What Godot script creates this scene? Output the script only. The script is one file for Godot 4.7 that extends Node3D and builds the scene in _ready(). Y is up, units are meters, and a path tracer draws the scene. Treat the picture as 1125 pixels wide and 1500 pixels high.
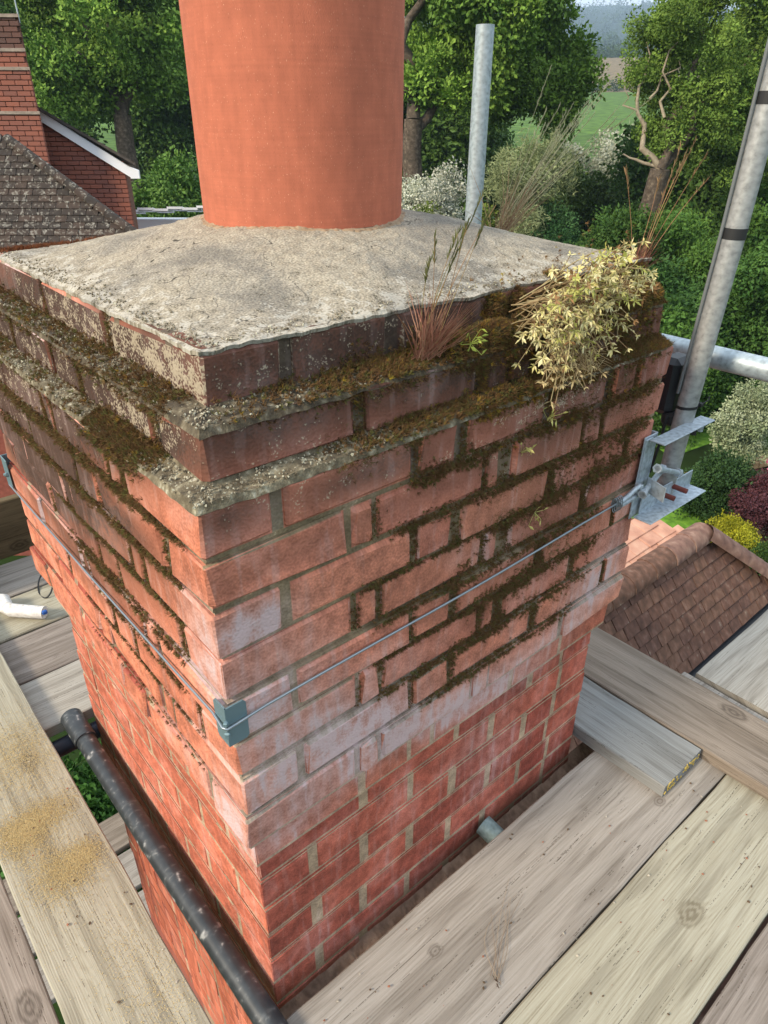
extends Node3D
# An old brick chimney stack seen from a scaffold. Working axes: X along the right face, Y along the left face (away), Z up; G() turns them into Godot's.

class MB:
	var v := PackedVector3Array()
	var n := PackedVector3Array()
	var t := PackedVector2Array()
	var c := PackedColorArray()
	var o := Vector3.ZERO
	var col := Color.WHITE
	var uvf: Callable
	func _init(origin := Vector3.ZERO): o = origin
	func g(p: Vector3) -> Vector3: return Vector3(p.x, p.z, -p.y)
	func put(p: Vector3, nn: Vector3, uv: Vector2):
		v.append(g(p - o)); n.append(g(nn)); t.append(uv); c.append(col)
	func tri(a: Vector3, b: Vector3, d: Vector3, ua := Vector2.ZERO, ub := Vector2.ZERO, ud := Vector2.ZERO):
		# counter-clockwise from outside
		var nn := (b - a).cross(d - a)
		if nn.length_squared() < 1e-18: return
		nn = nn.normalized()
		if uvf.is_valid():
			ua = uvf.call(a, nn); ub = uvf.call(b, nn); ud = uvf.call(d, nn)
		put(a, nn, ua); put(d, nn, ud); put(b, nn, ub)
	func quad(a: Vector3, b: Vector3, d: Vector3, e: Vector3):
		tri(a, b, d); tri(a, d, e)
	func stri(a: Vector3, b: Vector3, d: Vector3, na: Vector3, nb: Vector3, nd: Vector3, ua := Vector2.ZERO, ub := Vector2.ZERO, ud := Vector2.ZERO):
		put(a, na, ua); put(d, nd, ud); put(b, nb, ub)
	func outw(ctr: Vector3, a: Vector3, b: Vector3, d: Vector3):
		if (b - a).cross(d - a).dot((a + b + d) / 3.0 - ctr) >= 0: tri(a, b, d)
		else: tri(a, d, b)
	func qout(ctr: Vector3, a: Vector3, b: Vector3, d: Vector3, e: Vector3):
		outw(ctr, a, b, d); outw(ctr, a, d, e)
	func cbox(ctr: Vector3, s: Vector3, ch := 0.003, bas := Basis.IDENTITY, jit := 0.0, rng: RandomNumberGenerator = null):
		# chamfered box, 44 triangles
		var h := s * 0.5
		var P := {}
		for sx in [-1, 1]:
			for sy in [-1, 1]:
				for sz in [-1, 1]:
					var j := Vector3.ZERO
					if jit > 0 and rng: j = Vector3(rng.randf_range(-jit, jit), rng.randf_range(-jit, jit), rng.randf_range(-jit, jit))
					var k := ch * (rng.randf_range(0.4, 2.3) if jit > 0 and rng else 1.0)
					for ax in 3:
						var q := Vector3(sx * (h.x - k), sy * (h.y - k), sz * (h.z - k))
						if ax == 0: q.x = sx * h.x
						elif ax == 1: q.y = sy * h.y
						else: q.z = sz * h.z
						P[[sx, sy, sz, ax]] = ctr + bas * (q + j)
		for sg in [-1, 1]:
			qout(ctr, P[[sg, -1, -1, 0]], P[[sg, 1, -1, 0]], P[[sg, 1, 1, 0]], P[[sg, -1, 1, 0]])
			qout(ctr, P[[-1, sg, -1, 1]], P[[1, sg, -1, 1]], P[[1, sg, 1, 1]], P[[-1, sg, 1, 1]])
			qout(ctr, P[[-1, -1, sg, 2]], P[[1, -1, sg, 2]], P[[1, 1, sg, 2]], P[[-1, 1, sg, 2]])
		for a in [-1, 1]:
			for b in [-1, 1]:
				qout(ctr, P[[-1, a, b, 1]], P[[1, a, b, 1]], P[[1, a, b, 2]], P[[-1, a, b, 2]])
				qout(ctr, P[[a, -1, b, 0]], P[[a, 1, b, 0]], P[[a, 1, b, 2]], P[[a, -1, b, 2]])
				qout(ctr, P[[a, b, -1, 0]], P[[a, b, 1, 0]], P[[a, b, 1, 1]], P[[a, b, -1, 1]])
				for d in [-1, 1]:
					outw(ctr, P[[a, b, d, 0]], P[[a, b, d, 1]], P[[a, b, d, 2]])
	func tube(pts: Array, r0: float, r1 := -1.0, sides := 8, caps := true):
		if r1 < 0: r1 = r0
		var rings := []
		var last := Vector3.ZERO
		for i in pts.size():
			var d: Vector3 = (pts[mini(i + 1, pts.size() - 1)] - pts[maxi(i - 1, 0)]).normalized()
			var side := d.cross(Vector3(0, 0, 1))
			if side.length() < 0.05: side = d.cross(Vector3(1, 0, 0))
			side = side.normalized()
			if last != Vector3.ZERO:
				side = (last - d * last.dot(d)).normalized()
			last = side
			var up := side.cross(d).normalized()
			var r := lerpf(r0, r1, float(i) / maxf(1, pts.size() - 1))
			var ring := []
			for k in sides:
				var a := TAU * k / sides
				var nn := side * cos(a) + up * sin(a)
				ring.append([pts[i] + nn * r, nn])
			rings.append(ring)
		for i in rings.size() - 1:
			for k in sides:
				var a = rings[i][k]; var b = rings[i][(k + 1) % sides]; var e = rings[i + 1][(k + 1) % sides]; var f = rings[i + 1][k]
				var u0 := float(k) / sides; var u1 := float(k + 1) / sides
				stri(a[0], e[0], b[0], a[1], e[1], b[1], Vector2(u0, i), Vector2(u1, i + 1), Vector2(u1, i))
				stri(a[0], f[0], e[0], a[1], f[1], e[1], Vector2(u0, i), Vector2(u0, i + 1), Vector2(u1, i + 1))
		if caps and sides > 3:
			for e in [0, rings.size() - 1]:
				var ctr: Vector3 = pts[e]
				var inside: Vector3 = pts[1] if e == 0 else pts[pts.size() - 2]
				for k in sides:
					outw(inside, ctr, rings[e][k][0], rings[e][(k + 1) % sides][0])
	func blade(p: Vector3, d: Vector3, w: float, bend: Vector3):
		# a thin two-segment leaf of grass or moss
		var s := d.cross(Vector3(0.31, 0.83, 0.47)).normalized() * w * 0.5
		var m := p + d * 0.55 + bend * 0.35
		var e := p + d + bend
		tri(p - s, p + s, m + s * 0.8); tri(p - s, m + s * 0.8, m - s * 0.8); tri(m - s * 0.8, m + s * 0.8, e)
	func leaf(p: Vector3, d: Vector3, side: Vector3, w: float, droop := 0.0):
		# pointed leaf folded a little on its middle
		var m := p + d * 0.5 - Vector3(0, 0, droop * 0.3)
		var e := p + d - Vector3(0, 0, droop)
		var s := side * w * 0.5
		var up := side.cross(d).normalized() * w * 0.15
		tri(p, m + s + up, m); tri(p, m, m - s + up); tri(m, m + s + up, e); tri(m, e, m - s + up)
	func mesh() -> ArrayMesh:
		var a := []
		a.resize(Mesh.ARRAY_MAX)
		a[Mesh.ARRAY_VERTEX] = v; a[Mesh.ARRAY_NORMAL] = n; a[Mesh.ARRAY_TEX_UV] = t; a[Mesh.ARRAY_COLOR] = c
		var m := ArrayMesh.new()
		m.add_surface_from_arrays(Mesh.PRIMITIVE_TRIANGLES, a)
		return m

var R := RandomNumberGenerator.new()
var CAM := Vector3(-0.28049, -0.64225, 0.46055)

func G(p: Vector3) -> Vector3: return Vector3(p.x, p.z, -p.y)
func lin(r, g, b) -> Color: return Color(r, g, b).linear_to_srgb()
func S(r, g, b) -> Color: return Color8(int(r), int(g), int(b))
func L(r, g, b) -> Color: return Color8(int(r), int(g), int(b)).srgb_to_linear()

func base(called, at: Vector3, label := "", category := "", group := "", kind := "") -> Node3D:
	var o := Node3D.new()
	o.name = called
	o.position = G(at)
	add_child(o, true)
	tag(o, label, category, group, kind)
	return o

func tag(o, label := "", category := "", group := "", kind := ""):
	if label: o.set_meta("label", label)
	if category: o.set_meta("category", category)
	if group: o.set_meta("group", group)
	if kind: o.set_meta("kind", kind)

func obj(called, m: Mesh, mat: Material, parent: Node3D = null, at := Vector3.ZERO) -> MeshInstance3D:
	var o := MeshInstance3D.new()
	o.name = called
	o.mesh = m
	o.material_override = mat
	o.position = G(at)
	(parent if parent else self).add_child(o, true)
	return o

func many(called, m: Mesh, mat: Material, xf: Array, cols: Array, parent: Node3D = null) -> MultiMeshInstance3D:
	var mm := MultiMesh.new()
	mm.transform_format = MultiMesh.TRANSFORM_3D
	mm.use_colors = cols.size() > 0
	mm.mesh = m
	mm.instance_count = xf.size()
	for i in xf.size():
		mm.set_instance_transform(i, xf[i])
		if cols.size(): mm.set_instance_color(i, cols[i])
	var o := MultiMeshInstance3D.new()
	o.name = called
	o.multimesh = mm
	o.material_override = mat
	(parent if parent else self).add_child(o, true)
	return o


func _ready():
	R.seed = 20240611
	# camera
	var cam := Camera3D.new()
	cam.name = "camera"
	var yaw := deg_to_rad(49.2013); var pitch := deg_to_rad(-29.6936); var roll := deg_to_rad(0.2287)
	var f := Vector3(cos(pitch) * cos(yaw), cos(pitch) * sin(yaw), sin(pitch))
	var r0 := Vector3(sin(yaw), -cos(yaw), 0)
	var u0 := r0.cross(f)
	var rr := r0 * cos(roll) + u0 * sin(roll); var uu := u0 * cos(roll) - r0 * sin(roll)
	cam.transform = Transform3D(Basis(G(rr), G(uu), -G(f)), G(CAM))
	cam.fov = rad_to_deg(2.0 * atan(750.0 / 1021.48))
	cam.near = 0.02; cam.far = 9000
	add_child(cam)
	cam.current = true
	# sky, sun, exposure
	var we := WorldEnvironment.new()
	we.name = "world_environment"
	var env := Environment.new()
	env.background_mode = Environment.BG_SKY
	var sk := Sky.new()
	var sm := ProceduralSkyMaterial.new()
	sm.sky_top_color = Color(0.74, 0.78, 0.82); sm.sky_horizon_color = Color(0.86, 0.89, 0.92); sm.sky_curve = 0.2
	sm.ground_bottom_color = Color(0.16, 0.2, 0.12); sm.ground_horizon_color = Color(0.55, 0.6, 0.6)
	sm.sky_energy_multiplier = 0.85
	sk.sky_material = sm
	env.sky = sk
	env.tonemap_mode = Environment.TONE_MAPPER_LINEAR
	env.tonemap_exposure = 3.7
	env.sdfgi_enabled = true; env.ssao_enabled = true; env.ssil_enabled = true
	env.fog_enabled = true; env.fog_density = 0.00042; env.fog_light_color = Color(0.72, 0.82, 0.92)
	we.environment = env
	add_child(we)
	var sun := DirectionalLight3D.new()
	sun.name = "sun"
	sun.light_energy = 0.5; sun.light_angular_distance = 11.0
	sun.light_color = Color(1.0, 0.94, 0.84)
	sun.shadow_enabled = true
	var sd := Vector3(-0.92, 0.1, 0.62).normalized()   # towards the sun
	sun.transform = Transform3D(Basis.looking_at(G(-sd), Vector3.UP), Vector3.ZERO)
	add_child(sun)
	var M := materials()
	build_land(M)
	build_roofs(M)
	build_chimney(M)
	build_pot(M)
	build_scaffold(M)
	build_lashing(M)
	build_left_things(M)
	build_plants(M)
	build_moss(M)
	build_grasses(M)
	build_yellow_plant(M)

func materials() -> Dictionary:
	var M := {}
	var at := make_atlas()
	var b := mat(Color.WHITE, 0.92)
	b.albedo_texture = at[0]; b.heightmap_enabled = true; b.heightmap_texture = at[1]; b.heightmap_scale = 0.3
	b.metallic_specular = 0.3
	M.brick = b
	var hf := htex(0.06, 31, 512, 4); var hc := htex(0.16, 32, 512, 3)
	M.old_mortar = tri_mat(ntex(0.022, 33, [[0.0, S(40, 34, 28)], [0.42, S(74, 64, 50)], [0.58, S(96, 86, 68)], [0.74, S(126, 116, 96)], [0.84, S(176, 168, 148)], [1.0, S(196, 190, 170)]], 512, 6), 4.0, 0.95, hc, 0.12)
	M.pale_mortar = tri_mat(ntex(0.022, 35, [[0.0, S(52, 44, 34)], [0.4, S(90, 80, 62)], [0.58, S(112, 102, 82)], [0.74, S(140, 131, 108)], [0.86, S(186, 180, 160)], [1.0, S(206, 200, 182)]], 512, 6), 4.0, 0.95, hc, 0.12)
	M.ledge = tri_mat(ntex(0.02, 34, [[0.0, S(84, 64, 54)], [0.5, S(142, 114, 98)], [1.0, S(176, 150, 132)]], 512, 5), 3.0, 0.95, hf, 0.3)
	M.flaunch = flaunch_mat(hf)
	M.flaunch_crumb = tri_mat(ntex(0.05, 36, [[0.0, S(104, 84, 66)], [0.5, S(150, 126, 100)], [1.0, S(176, 158, 132)]], 256, 4), 6.0, 0.95)
	# clay pot: fine specks and faint throwing lines
	var pw := 1024; var ph := 512
	var s1 := nbytes(pw, ph, 0.3, 61, 2); var s2 := nbytes(pw, ph, 0.02, 62, 4); var s3 := nbytes(pw, ph, 0.2, 63, 2, 128, 1); var s4 := nbytes(pw, ph, 0.05, 64, 3, 1, 64); var s5 := nbytes(pw, ph, 0.008, 65, 3)
	var po := PackedByteArray(); po.resize(pw * ph * 3)
	for i in pw * ph:
		var k := 0.95 + 0.1 * (s2[i] / 255.0 - 0.5) + 0.05 * (s3[i] / 255.0 - 0.5) + 0.06 * (s1[i] / 255.0 - 0.5) + 0.03 + 0.035 * (s4[i] / 255.0 - 0.5) + 0.06 * (s5[i] / 255.0 - 0.5)
		var c := Vector3(184, 108, 84) * k
		if s1[i] > 222: c = c.lerp(Vector3(236, 200, 170), 0.7)
		elif s1[i] < 28: c = c.lerp(Vector3(120, 60, 44), 0.5)
		po[i * 3] = int(minf(c.x, 255)); po[i * 3 + 1] = int(minf(c.y, 255)); po[i * 3 + 2] = int(minf(c.z, 255))
	var pm := mat(Color.WHITE, 0.75); pm.albedo_texture = ImageTexture.create_from_image(Image.create_from_data(pw, ph, false, Image.FORMAT_RGB8, po))
	pm.heightmap_enabled = true; pm.heightmap_texture = ImageTexture.create_from_image(Image.create_from_data(pw, ph, false, Image.FORMAT_L8, s1)); pm.heightmap_scale = 0.03
	pm.metallic_specular = 0.3
	M.pot = pm
	M.pot_far = mat(S(176, 88, 66), 0.8)
	M.moss = vmat(0.95)
	M.plant = vmat(0.8, Color(0.1, 0.09, 0.05))
	M.leaf = vmat(0.6, Color(0.26, 0.36, 0.1))
	M.land = vmat(1.0)
	M.land.albedo_texture = ntex(0.02, 130, [[0.0, S(150, 150, 150)], [0.5, S(205, 205, 200)], [1.0, S(255, 252, 240)]], 512, 5)
	M.land.uv1_triplanar = true; M.land.uv1_world_triplanar = true; M.land.uv1_scale = Vector3.ONE * 0.03
	M.lawn = tri_mat(ntex(0.03, 71, [[0.0, S(70, 108, 24)], [0.5, S(96, 140, 34)], [1.0, S(120, 160, 50)]], 256, 4), 0.7)
	M.soil = tri_mat(ntex(0.03, 72, [[0.0, S(62, 50, 36)], [0.5, S(100, 84, 62)], [1.0, S(140, 122, 92)]], 256, 4), 0.5)
	M.edging = tri_mat(ntex(0.03, 73, [[0.0, S(128, 98, 66)], [1.0, S(176, 146, 106)]], 256, 4), 0.7)
	M.path_red = tri_mat(ntex(0.03, 74, [[0.0, S(96, 66, 60)], [0.5, S(140, 98, 90)], [1.0, S(120, 112, 104)]], 256, 4), 0.8)
	# woods
	var w1 := wood_tex(101, S(176, 171, 162), S(151, 145, 135), S(106, 99, 91), [[940, 205, 13], [1500, 80, 12]])
	var w2 := wood_tex(202, S(182, 177, 161), S(159, 152, 134), S(112, 103, 86), [[1312, 150, 26], [300, 260, 12]])
	var w3 := wood_tex(303, S(164, 156, 146), S(133, 125, 115), S(84, 77, 70), [[1250, 170, 16], [1650, 80, 16], [722, 55, 26]])
	M.wood_grey = wood_mat(w1, S(244, 240, 240))
	M.wood_yellow = wood_mat(w2, S(248, 248, 246))
	M.wood_mauve = wood_mat(w3, S(246, 242, 244))
	M.wood_white = wood_mat(w1, S(255, 255, 255))
	M.wood_brown = wood_mat(w3, S(240, 232, 226))
	M.wood_blue = wood_mat(w1, S(214, 222, 232))
	M.wood_groove = wood_mat(w3, S(255, 250, 248))
	M.wood_toe = wood_mat(w3, S(170, 156, 128))
	M.yellow_paint = mat(S(196, 168, 84), 0.7)
	# metals
	var gh := htex(0.08, 81, 256, 3)
	M.galv = galv(S(176, 188, 194), 0.45, gh, 82)
	M.galv_old = galv(S(128, 146, 146), 0.6, gh, 83)
	M.galv_plate = galv(S(178, 190, 200), 0.5, gh, 84)
	M.mast = galv(S(170, 172, 172), 0.5, gh, 85)
	M.plate = mat(S(110, 134, 142), 0.55, 0.35)
	M.wire = mat(S(150, 160, 168), 0.4, 0.7)
	var bt := tri_mat(ntex(0.035, 86, [[0.0, S(38, 42, 45)], [0.6, S(52, 56, 59)], [0.74, S(72, 75, 76)], [0.82, S(130, 130, 128)], [0.9, S(186, 186, 182)]], 512, 5), 1.7, 0.4)
	M.black_tube = bt
	M.navy_tube = mat(S(34, 38, 56), 0.5)
	M.black_rubber = mat(S(34, 35, 37), 0.6)
	M.black_plastic = mat(S(26, 28, 34), 0.45)
	M.cable = mat(S(104, 108, 110), 0.6)
	M.red_thread = mat(S(106, 46, 38), 0.6)
	M.smeared_white = tri_mat(ntex(0.03, 87, [[0.0, S(150, 140, 134)], [0.4, S(208, 202, 194)], [1.0, S(236, 234, 230)]], 256, 4), 6.0, 0.7)
	M.blue = mat(S(36, 86, 160), 0.5)
	M.teal = mat(S(24, 66, 72), 0.5)
	M.navy_cloth = mat(S(34, 36, 50), 0.95)
	M.red_cloth = mat(S(150, 28, 48), 0.8)
	# roofs and far walls
	for i in 3:
		var d := [S(104, 72, 58), S(98, 68, 56), S(110, 78, 62)]
		M["tile_dark%d" % i] = tri_mat(ntex(0.03, 90 + i, [[0.0, d[i].darkened(0.35)], [0.6, d[i]], [0.85, d[i].lightened(0.12)], [1.0, S(170, 160, 140)]], 256, 4), 1.6, 0.95)
		var e := [S(62, 52, 46), S(56, 48, 43), S(72, 58, 50)]
		M["tile_lichen%d" % i] = tri_mat(ntex(0.022, 95 + i, [[0.0, e[i].darkened(0.3)], [0.7, e[i]], [0.76, S(120, 114, 104)], [0.82, S(160, 156, 146)], [1.0, S(180, 176, 166)]], 256, 3), 2.2, 0.95)
	M.tile_pink0 = tri_mat(ntex(0.02, 121, [[0.0, S(160, 112, 92)], [0.5, S(196, 146, 122)], [1.0, S(212, 176, 152)]], 256, 4), 0.9, 0.95)
	M.tile_pink1 = tri_mat(ntex(0.02, 122, [[0.0, S(150, 106, 88)], [0.5, S(186, 136, 114)], [1.0, S(204, 166, 142)]], 256, 4), 0.9, 0.95)
	M.tile_bonnet = tri_mat(ntex(0.03, 129, [[0.0, S(84, 62, 54)], [0.5, S(124, 92, 80)], [1.0, S(160, 132, 114)]], 256, 4), 1.2, 0.95)
	M.tile_grey0 = tri_mat(ntex(0.05, 123, [[0.0, S(50, 46, 44)], [1.0, S(98, 90, 82)]], 256, 4), 0.6, 0.95)
	M.tile_grey1 = M.tile_grey0
	M.far_brick = tri_mat(ntex(0.05, 124, [[0.0, S(112, 58, 48)], [1.0, S(150, 84, 68)]], 256, 4), 0.8, 0.95)
	M.far_mortar = mat(S(118, 84, 70), 0.95)
	M.band_mortar = tri_mat(ntex(0.05, 125, [[0.0, S(120, 108, 98)], [1.0, S(176, 160, 146)]], 256, 4), 0.8, 0.95)
	M.white_paint = mat(S(232, 234, 238), 0.6)
	M.bark = tri_mat(ntex(0.04, 126, [[0.0, S(50, 42, 34)], [0.6, S(92, 80, 68)], [1.0, S(136, 124, 108)]], 256, 5), 0.6, 0.95)
	M.dead_bark = tri_mat(ntex(0.04, 127, [[0.0, S(110, 98, 80)], [1.0, S(180, 168, 146)]], 256, 5), 0.6, 0.95)
	return M

func galv(c: Color, rough: float, gh: Texture2D, seed_: int) -> StandardMaterial3D:
	var m := tri_mat(ntex(0.05, seed_, [[0.0, c.darkened(0.3)], [0.3, c.darkened(0.1)], [0.6, c], [1.0, c.lightened(0.22)]], 256, 5), 5.0, rough)
	m.metallic = 0.45
	return m

func flaunch_mat(hf: Texture2D) -> StandardMaterial3D:
	var w := 1100
	var a := nbytes(w, w, 0.004, 41, 4); var c := nbytes(w, w, 0.03, 42, 4); var f := nbytes(w, w, 0.2, 43, 3); var g := nbytes(w, w, 0.33, 44, 2)
	var out := PackedByteArray(); out.resize(w * w * 3)
	var hb := PackedByteArray(); hb.resize(w * w)
	for y in w:
		for x in w:
			var i := y * w + x
			var A := a[i] / 255.0; var C := c[i] / 255.0; var F := f[i] / 255.0; var H := g[i] / 255.0
			var k := Vector3(136, 127, 112).lerp(Vector3(168, 159, 142), C).lerp(Vector3(126, 122, 115), clampf(A * 1.5 - 0.55, 0, 0.6))
			k *= 0.72 + 0.58 * F
			if absf(A - 0.46) < 0.0035 and C > 0.42: k *= 0.5
			if A > 0.6: k = k.lerp(k * 0.86, clampf((A - 0.6) * 6.0, 0, 1) * (0.5 + 0.5 * C))
			if H > 0.8: k = k.lerp(Vector3(186, 175, 150), 0.6)
			elif H < 0.2: k = k.lerp(Vector3(92, 80, 66), 0.6)
			# pale lichen near the rim, dark spots on the far right side
			var px := x / float(w) * 1.1; var py := y / float(w) * 1.1
			var e := minf(minf(px - 0.07, 1.0 - px), minf(py - 0.085, 0.92 - py))
			if e < 0.09 and C + (F - 0.5) * 0.5 > 0.52 + e * 3.5: k = k.lerp(Vector3(186, 182, 172), 0.5)
			if e < 0.2 and C * 0.6 + H * 0.4 < 0.3 - e * 0.3: k = k.lerp(Vector3(60, 56, 44), 0.75)
			out[i * 3] = int(clampf(k.x, 0, 255)); out[i * 3 + 1] = int(clampf(k.y, 0, 255)); out[i * 3 + 2] = int(clampf(k.z, 0, 255))
			hb[i] = int(clampf(F * 150 + H * 90, 0, 255))
	var m := mat(Color.WHITE, 0.95)
	m.albedo_texture = ImageTexture.create_from_image(Image.create_from_data(w, w, false, Image.FORMAT_RGB8, out))
	m.uv1_scale = Vector3(1 / 1.1, 1 / 1.1, 1)
	m.heightmap_enabled = true; m.heightmap_texture = ImageTexture.create_from_image(Image.create_from_data(w, w, false, Image.FORMAT_L8, hb)); m.heightmap_scale = 0.14
	m.metallic_specular = 0.25
	return m

# ---------- materials and textures
func mat(col: Color, rough := 0.85, metal := 0.0, spec := 0.5) -> StandardMaterial3D:
	var m := StandardMaterial3D.new()
	m.albedo_color = col; m.roughness = rough; m.metallic = metal; m.metallic_specular = spec
	return m

func vmat(rough := 0.9, back := Color.BLACK) -> StandardMaterial3D:
	var m := mat(Color.WHITE, rough)
	m.vertex_color_use_as_albedo = true
	m.metallic_specular = 0.25
	if back != Color.BLACK:
		m.backlight_enabled = true; m.backlight = back
	return m

func noise(freq: float, seed_: int, oct := 3, type := FastNoiseLite.TYPE_SIMPLEX_SMOOTH) -> FastNoiseLite:
	var f := FastNoiseLite.new()
	f.noise_type = type; f.frequency = freq; f.seed = seed_; f.fractal_octaves = oct
	return f

func nbytes(w: int, h: int, freq: float, seed_: int, oct := 3, sx := 1, sy := 1) -> PackedByteArray:
	var im := noise(freq, seed_, oct).get_image(w / sx, h / sy)
	im.convert(Image.FORMAT_L8)
	if sx > 1 or sy > 1: im.resize(w, h, Image.INTERPOLATE_CUBIC)
	return im.get_data()

func ntex(freq: float, seed_: int, stops: Array, size := 512, oct := 4) -> ImageTexture:
	# seamless noise through a colour ramp; stops = [[offset, Color], ...]
	var im := noise(freq, seed_, oct).get_seamless_image(size, size)
	im.convert(Image.FORMAT_L8)
	var b := im.get_data()
	var lut := []
	var gr := Gradient.new()
	gr.offsets = PackedFloat32Array(stops.map(func(s): return s[0]))
	gr.colors = PackedColorArray(stops.map(func(s): return s[1]))
	for i in 256: lut.append(gr.sample(i / 255.0))
	var out := PackedByteArray()
	out.resize(size * size * 3)
	for i in b.size():
		var k: Color = lut[b[i]]
		out[i * 3] = int(k.r * 255); out[i * 3 + 1] = int(k.g * 255); out[i * 3 + 2] = int(k.b * 255)
	return ImageTexture.create_from_image(Image.create_from_data(size, size, false, Image.FORMAT_RGB8, out))

func htex(freq: float, seed_: int, size := 512, oct := 4) -> ImageTexture:
	var im := noise(freq, seed_, oct).get_seamless_image(size, size)
	im.convert(Image.FORMAT_L8)
	return ImageTexture.create_from_image(im)

func tri_mat(tex: Texture2D, scale: float, rough := 0.9, bump: Texture2D = null, bump_cm := 0.1, world := true) -> StandardMaterial3D:
	var m := mat(Color.WHITE, rough)
	m.albedo_texture = tex
	m.uv1_triplanar = true; m.uv1_world_triplanar = world
	m.uv1_scale = Vector3.ONE * scale
	if bump:
		m.heightmap_enabled = true; m.heightmap_texture = bump; m.heightmap_scale = bump_cm
	return m

# ---------- the stack's measurements
const P := 0.075
const WA := 1.0
const WB := 0.985
func zt(c: int) -> float: return -(c - 4) * P
func zb(c: int) -> float: return zt(c) - 0.065
func off_a(c: int) -> float:
	if c == 1: return 0.074
	if c == 2: return 0.031
	if c <= 10: return [0.001, 0.003, 0.003, 0.006, 0.0, 0.002, -0.002, -0.006][c - 3]
	if c == 11: return 0.013
	return [0.034, 0.031, 0.027, 0.026, 0.024][mini(c, 16) - 12]
func off_b(c: int) -> float:
	if c == 1: return 0.062
	if c == 2: return 0.03
	if c <= 10: return [0.0, 0.0, 0.002, 0.005, 0.0, 0.006, 0.006, 0.0][c - 3]
	if c == 11: return 0.018
	return [0.03, 0.028, 0.028, 0.026, 0.024][mini(c, 16) - 12]
func end_a(c: int) -> float:
	if c == 1: return 1.0
	if c <= 10: return [1.008, 1.012, 1.014, 1.008, 1.0, 1.0, 1.0, 1.0, 0.996][c - 2]
	if c == 11: return 0.983
	return [0.969, 0.967, 0.964, 0.96, 0.958][mini(c, 16) - 12]
func end_b(c: int) -> float:
	if c == 1: return 0.93
	if c == 2: return 0.96
	if c <= 10: return [0.975, 0.975, 0.978, 0.98, 0.985, 0.985, 0.988, 0.99][c - 3]
	if c == 11: return 0.962
	return [0.925, 0.928, 0.934, 0.93, 0.928][mini(c, 16) - 12]

# brick edges along the right face, from the near corner, read course by course
func row_a(c: int) -> Array:
	var rows := {
		1: [[0, 0.169], [0.189, 0.342], [0.367, 0.55], [0.57, 0.78], [0.795, 2]],
		2: [[0, 0.252], [0.269, 0.484], [0.503, 0.552], [0.563, 0.612], [0.63, 0.872], [0.889, 2]],
		3: [[0, 0.098], [0.115, 0.330], [0.345, 0.418], [0.444, 0.627], [0.645, 0.80], [0.824, 0.895], [0.905, 2]],
		4: [[0, 0.21], [0.222, 0.259], [0.267, 0.487], [0.494, 0.521], [0.556, 0.739], [0.752, 0.8], [0.812, 2]],
		5: [[0, 0.1], [0.119, 0.333], [0.346, 0.418], [0.443, 0.657], [0.685, 0.908], [0.917, 2]],
		6: [[0, 0.22], [0.231, 0.269], [0.277, 0.497], [0.507, 0.539], [0.572, 0.778], [0.8, 2]],
		7: [[0, 0.103], [0.116, 0.331], [0.341, 0.422], [0.443, 0.649], [0.674, 0.896], [0.911, 2]],
		8: [[0, 0.222], [0.23, 0.268], [0.277, 0.5], [0.51, 0.543], [0.574, 0.77], [0.798, 2]],
		9: [[0, 0.102], [0.117, 0.332], [0.341, 0.427], [0.438, 0.654], [0.681, 0.897], [0.907, 2]],
		10: [[0, 0.212], [0.222, 0.258], [0.271, 0.486], [0.496, 0.537], [0.546, 0.763], [0.779, 2]],
		11: [[0, 0.228], [0.246, 0.344], [0.356, 0.404], [0.415, 0.631], [0.645, 0.80], [0.812, 2]],
		12: [[0, 0.245], [0.268, 0.496], [0.512, 0.729], [0.751, 0.85], [0.862, 2]],
		13: [[0, 0.126], [0.147, 0.366], [0.382, 0.604], [0.625, 0.852], [0.865, 2]],
		14: [[0, 0.239], [0.261, 0.481], [0.506, 0.720], [0.740, 0.835], [0.851, 2]],
		15: [[0, 0.121], [0.147, 0.361], [0.382, 0.602], [0.622, 0.82], [0.832, 2]],
		16: [[0, 0.233], [0.254, 0.479], [0.497, 0.720], [0.734, 0.835], [0.848, 2]],
	}
	if rows.has(c): return rows[c]
	return [[0, 0.12], [0.14, 0.358], [0.374, 0.597], [0.618, 0.83], [0.845, 2]] if c % 2 else [[0, 0.23], [0.254, 0.478], [0.5, 0.718], [0.735, 0.835], [0.85, 2]]

func row_b(c: int) -> Array:
	if c == 1: return [[0, 0.342], [0.362, 0.61], [0.63, 0.87], [0.885, 2]] 
	if c == 2: return [[0, 0.15], [0.172, 0.41], [0.43, 0.53], [0.545, 0.74], [0.76, 2]]
	var k := 0.006 * sin(c * 2.3)
	if c <= 10:
		if c % 2: return [[0, 0.213 + k], [0.226 + k, 0.262 + k], [0.273 + k, 0.492 - k], [0.503 - k, 0.538], [0.55, 0.76 + k], [0.772 + k, 2]]
		return [[0, 0.106 + k], [0.124 + k, 0.338], [0.35, 0.43 - k], [0.445 - k, 0.66], [0.673, 0.885 + k], [0.897 + k, 2]]
	k = 0.008 * sin(c * 1.7)
	if c % 2: return [[0, 0.245 + k], [0.258 + k, 0.475 - k], [0.487 - k, 0.7], [0.713, 0.815 + k], [0.827 + k, 2]]
	return [[0, 0.13 + k], [0.142 + k, 0.36], [0.372, 0.59 - k], [0.602 - k, 0.818], [0.83, 2]]

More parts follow.
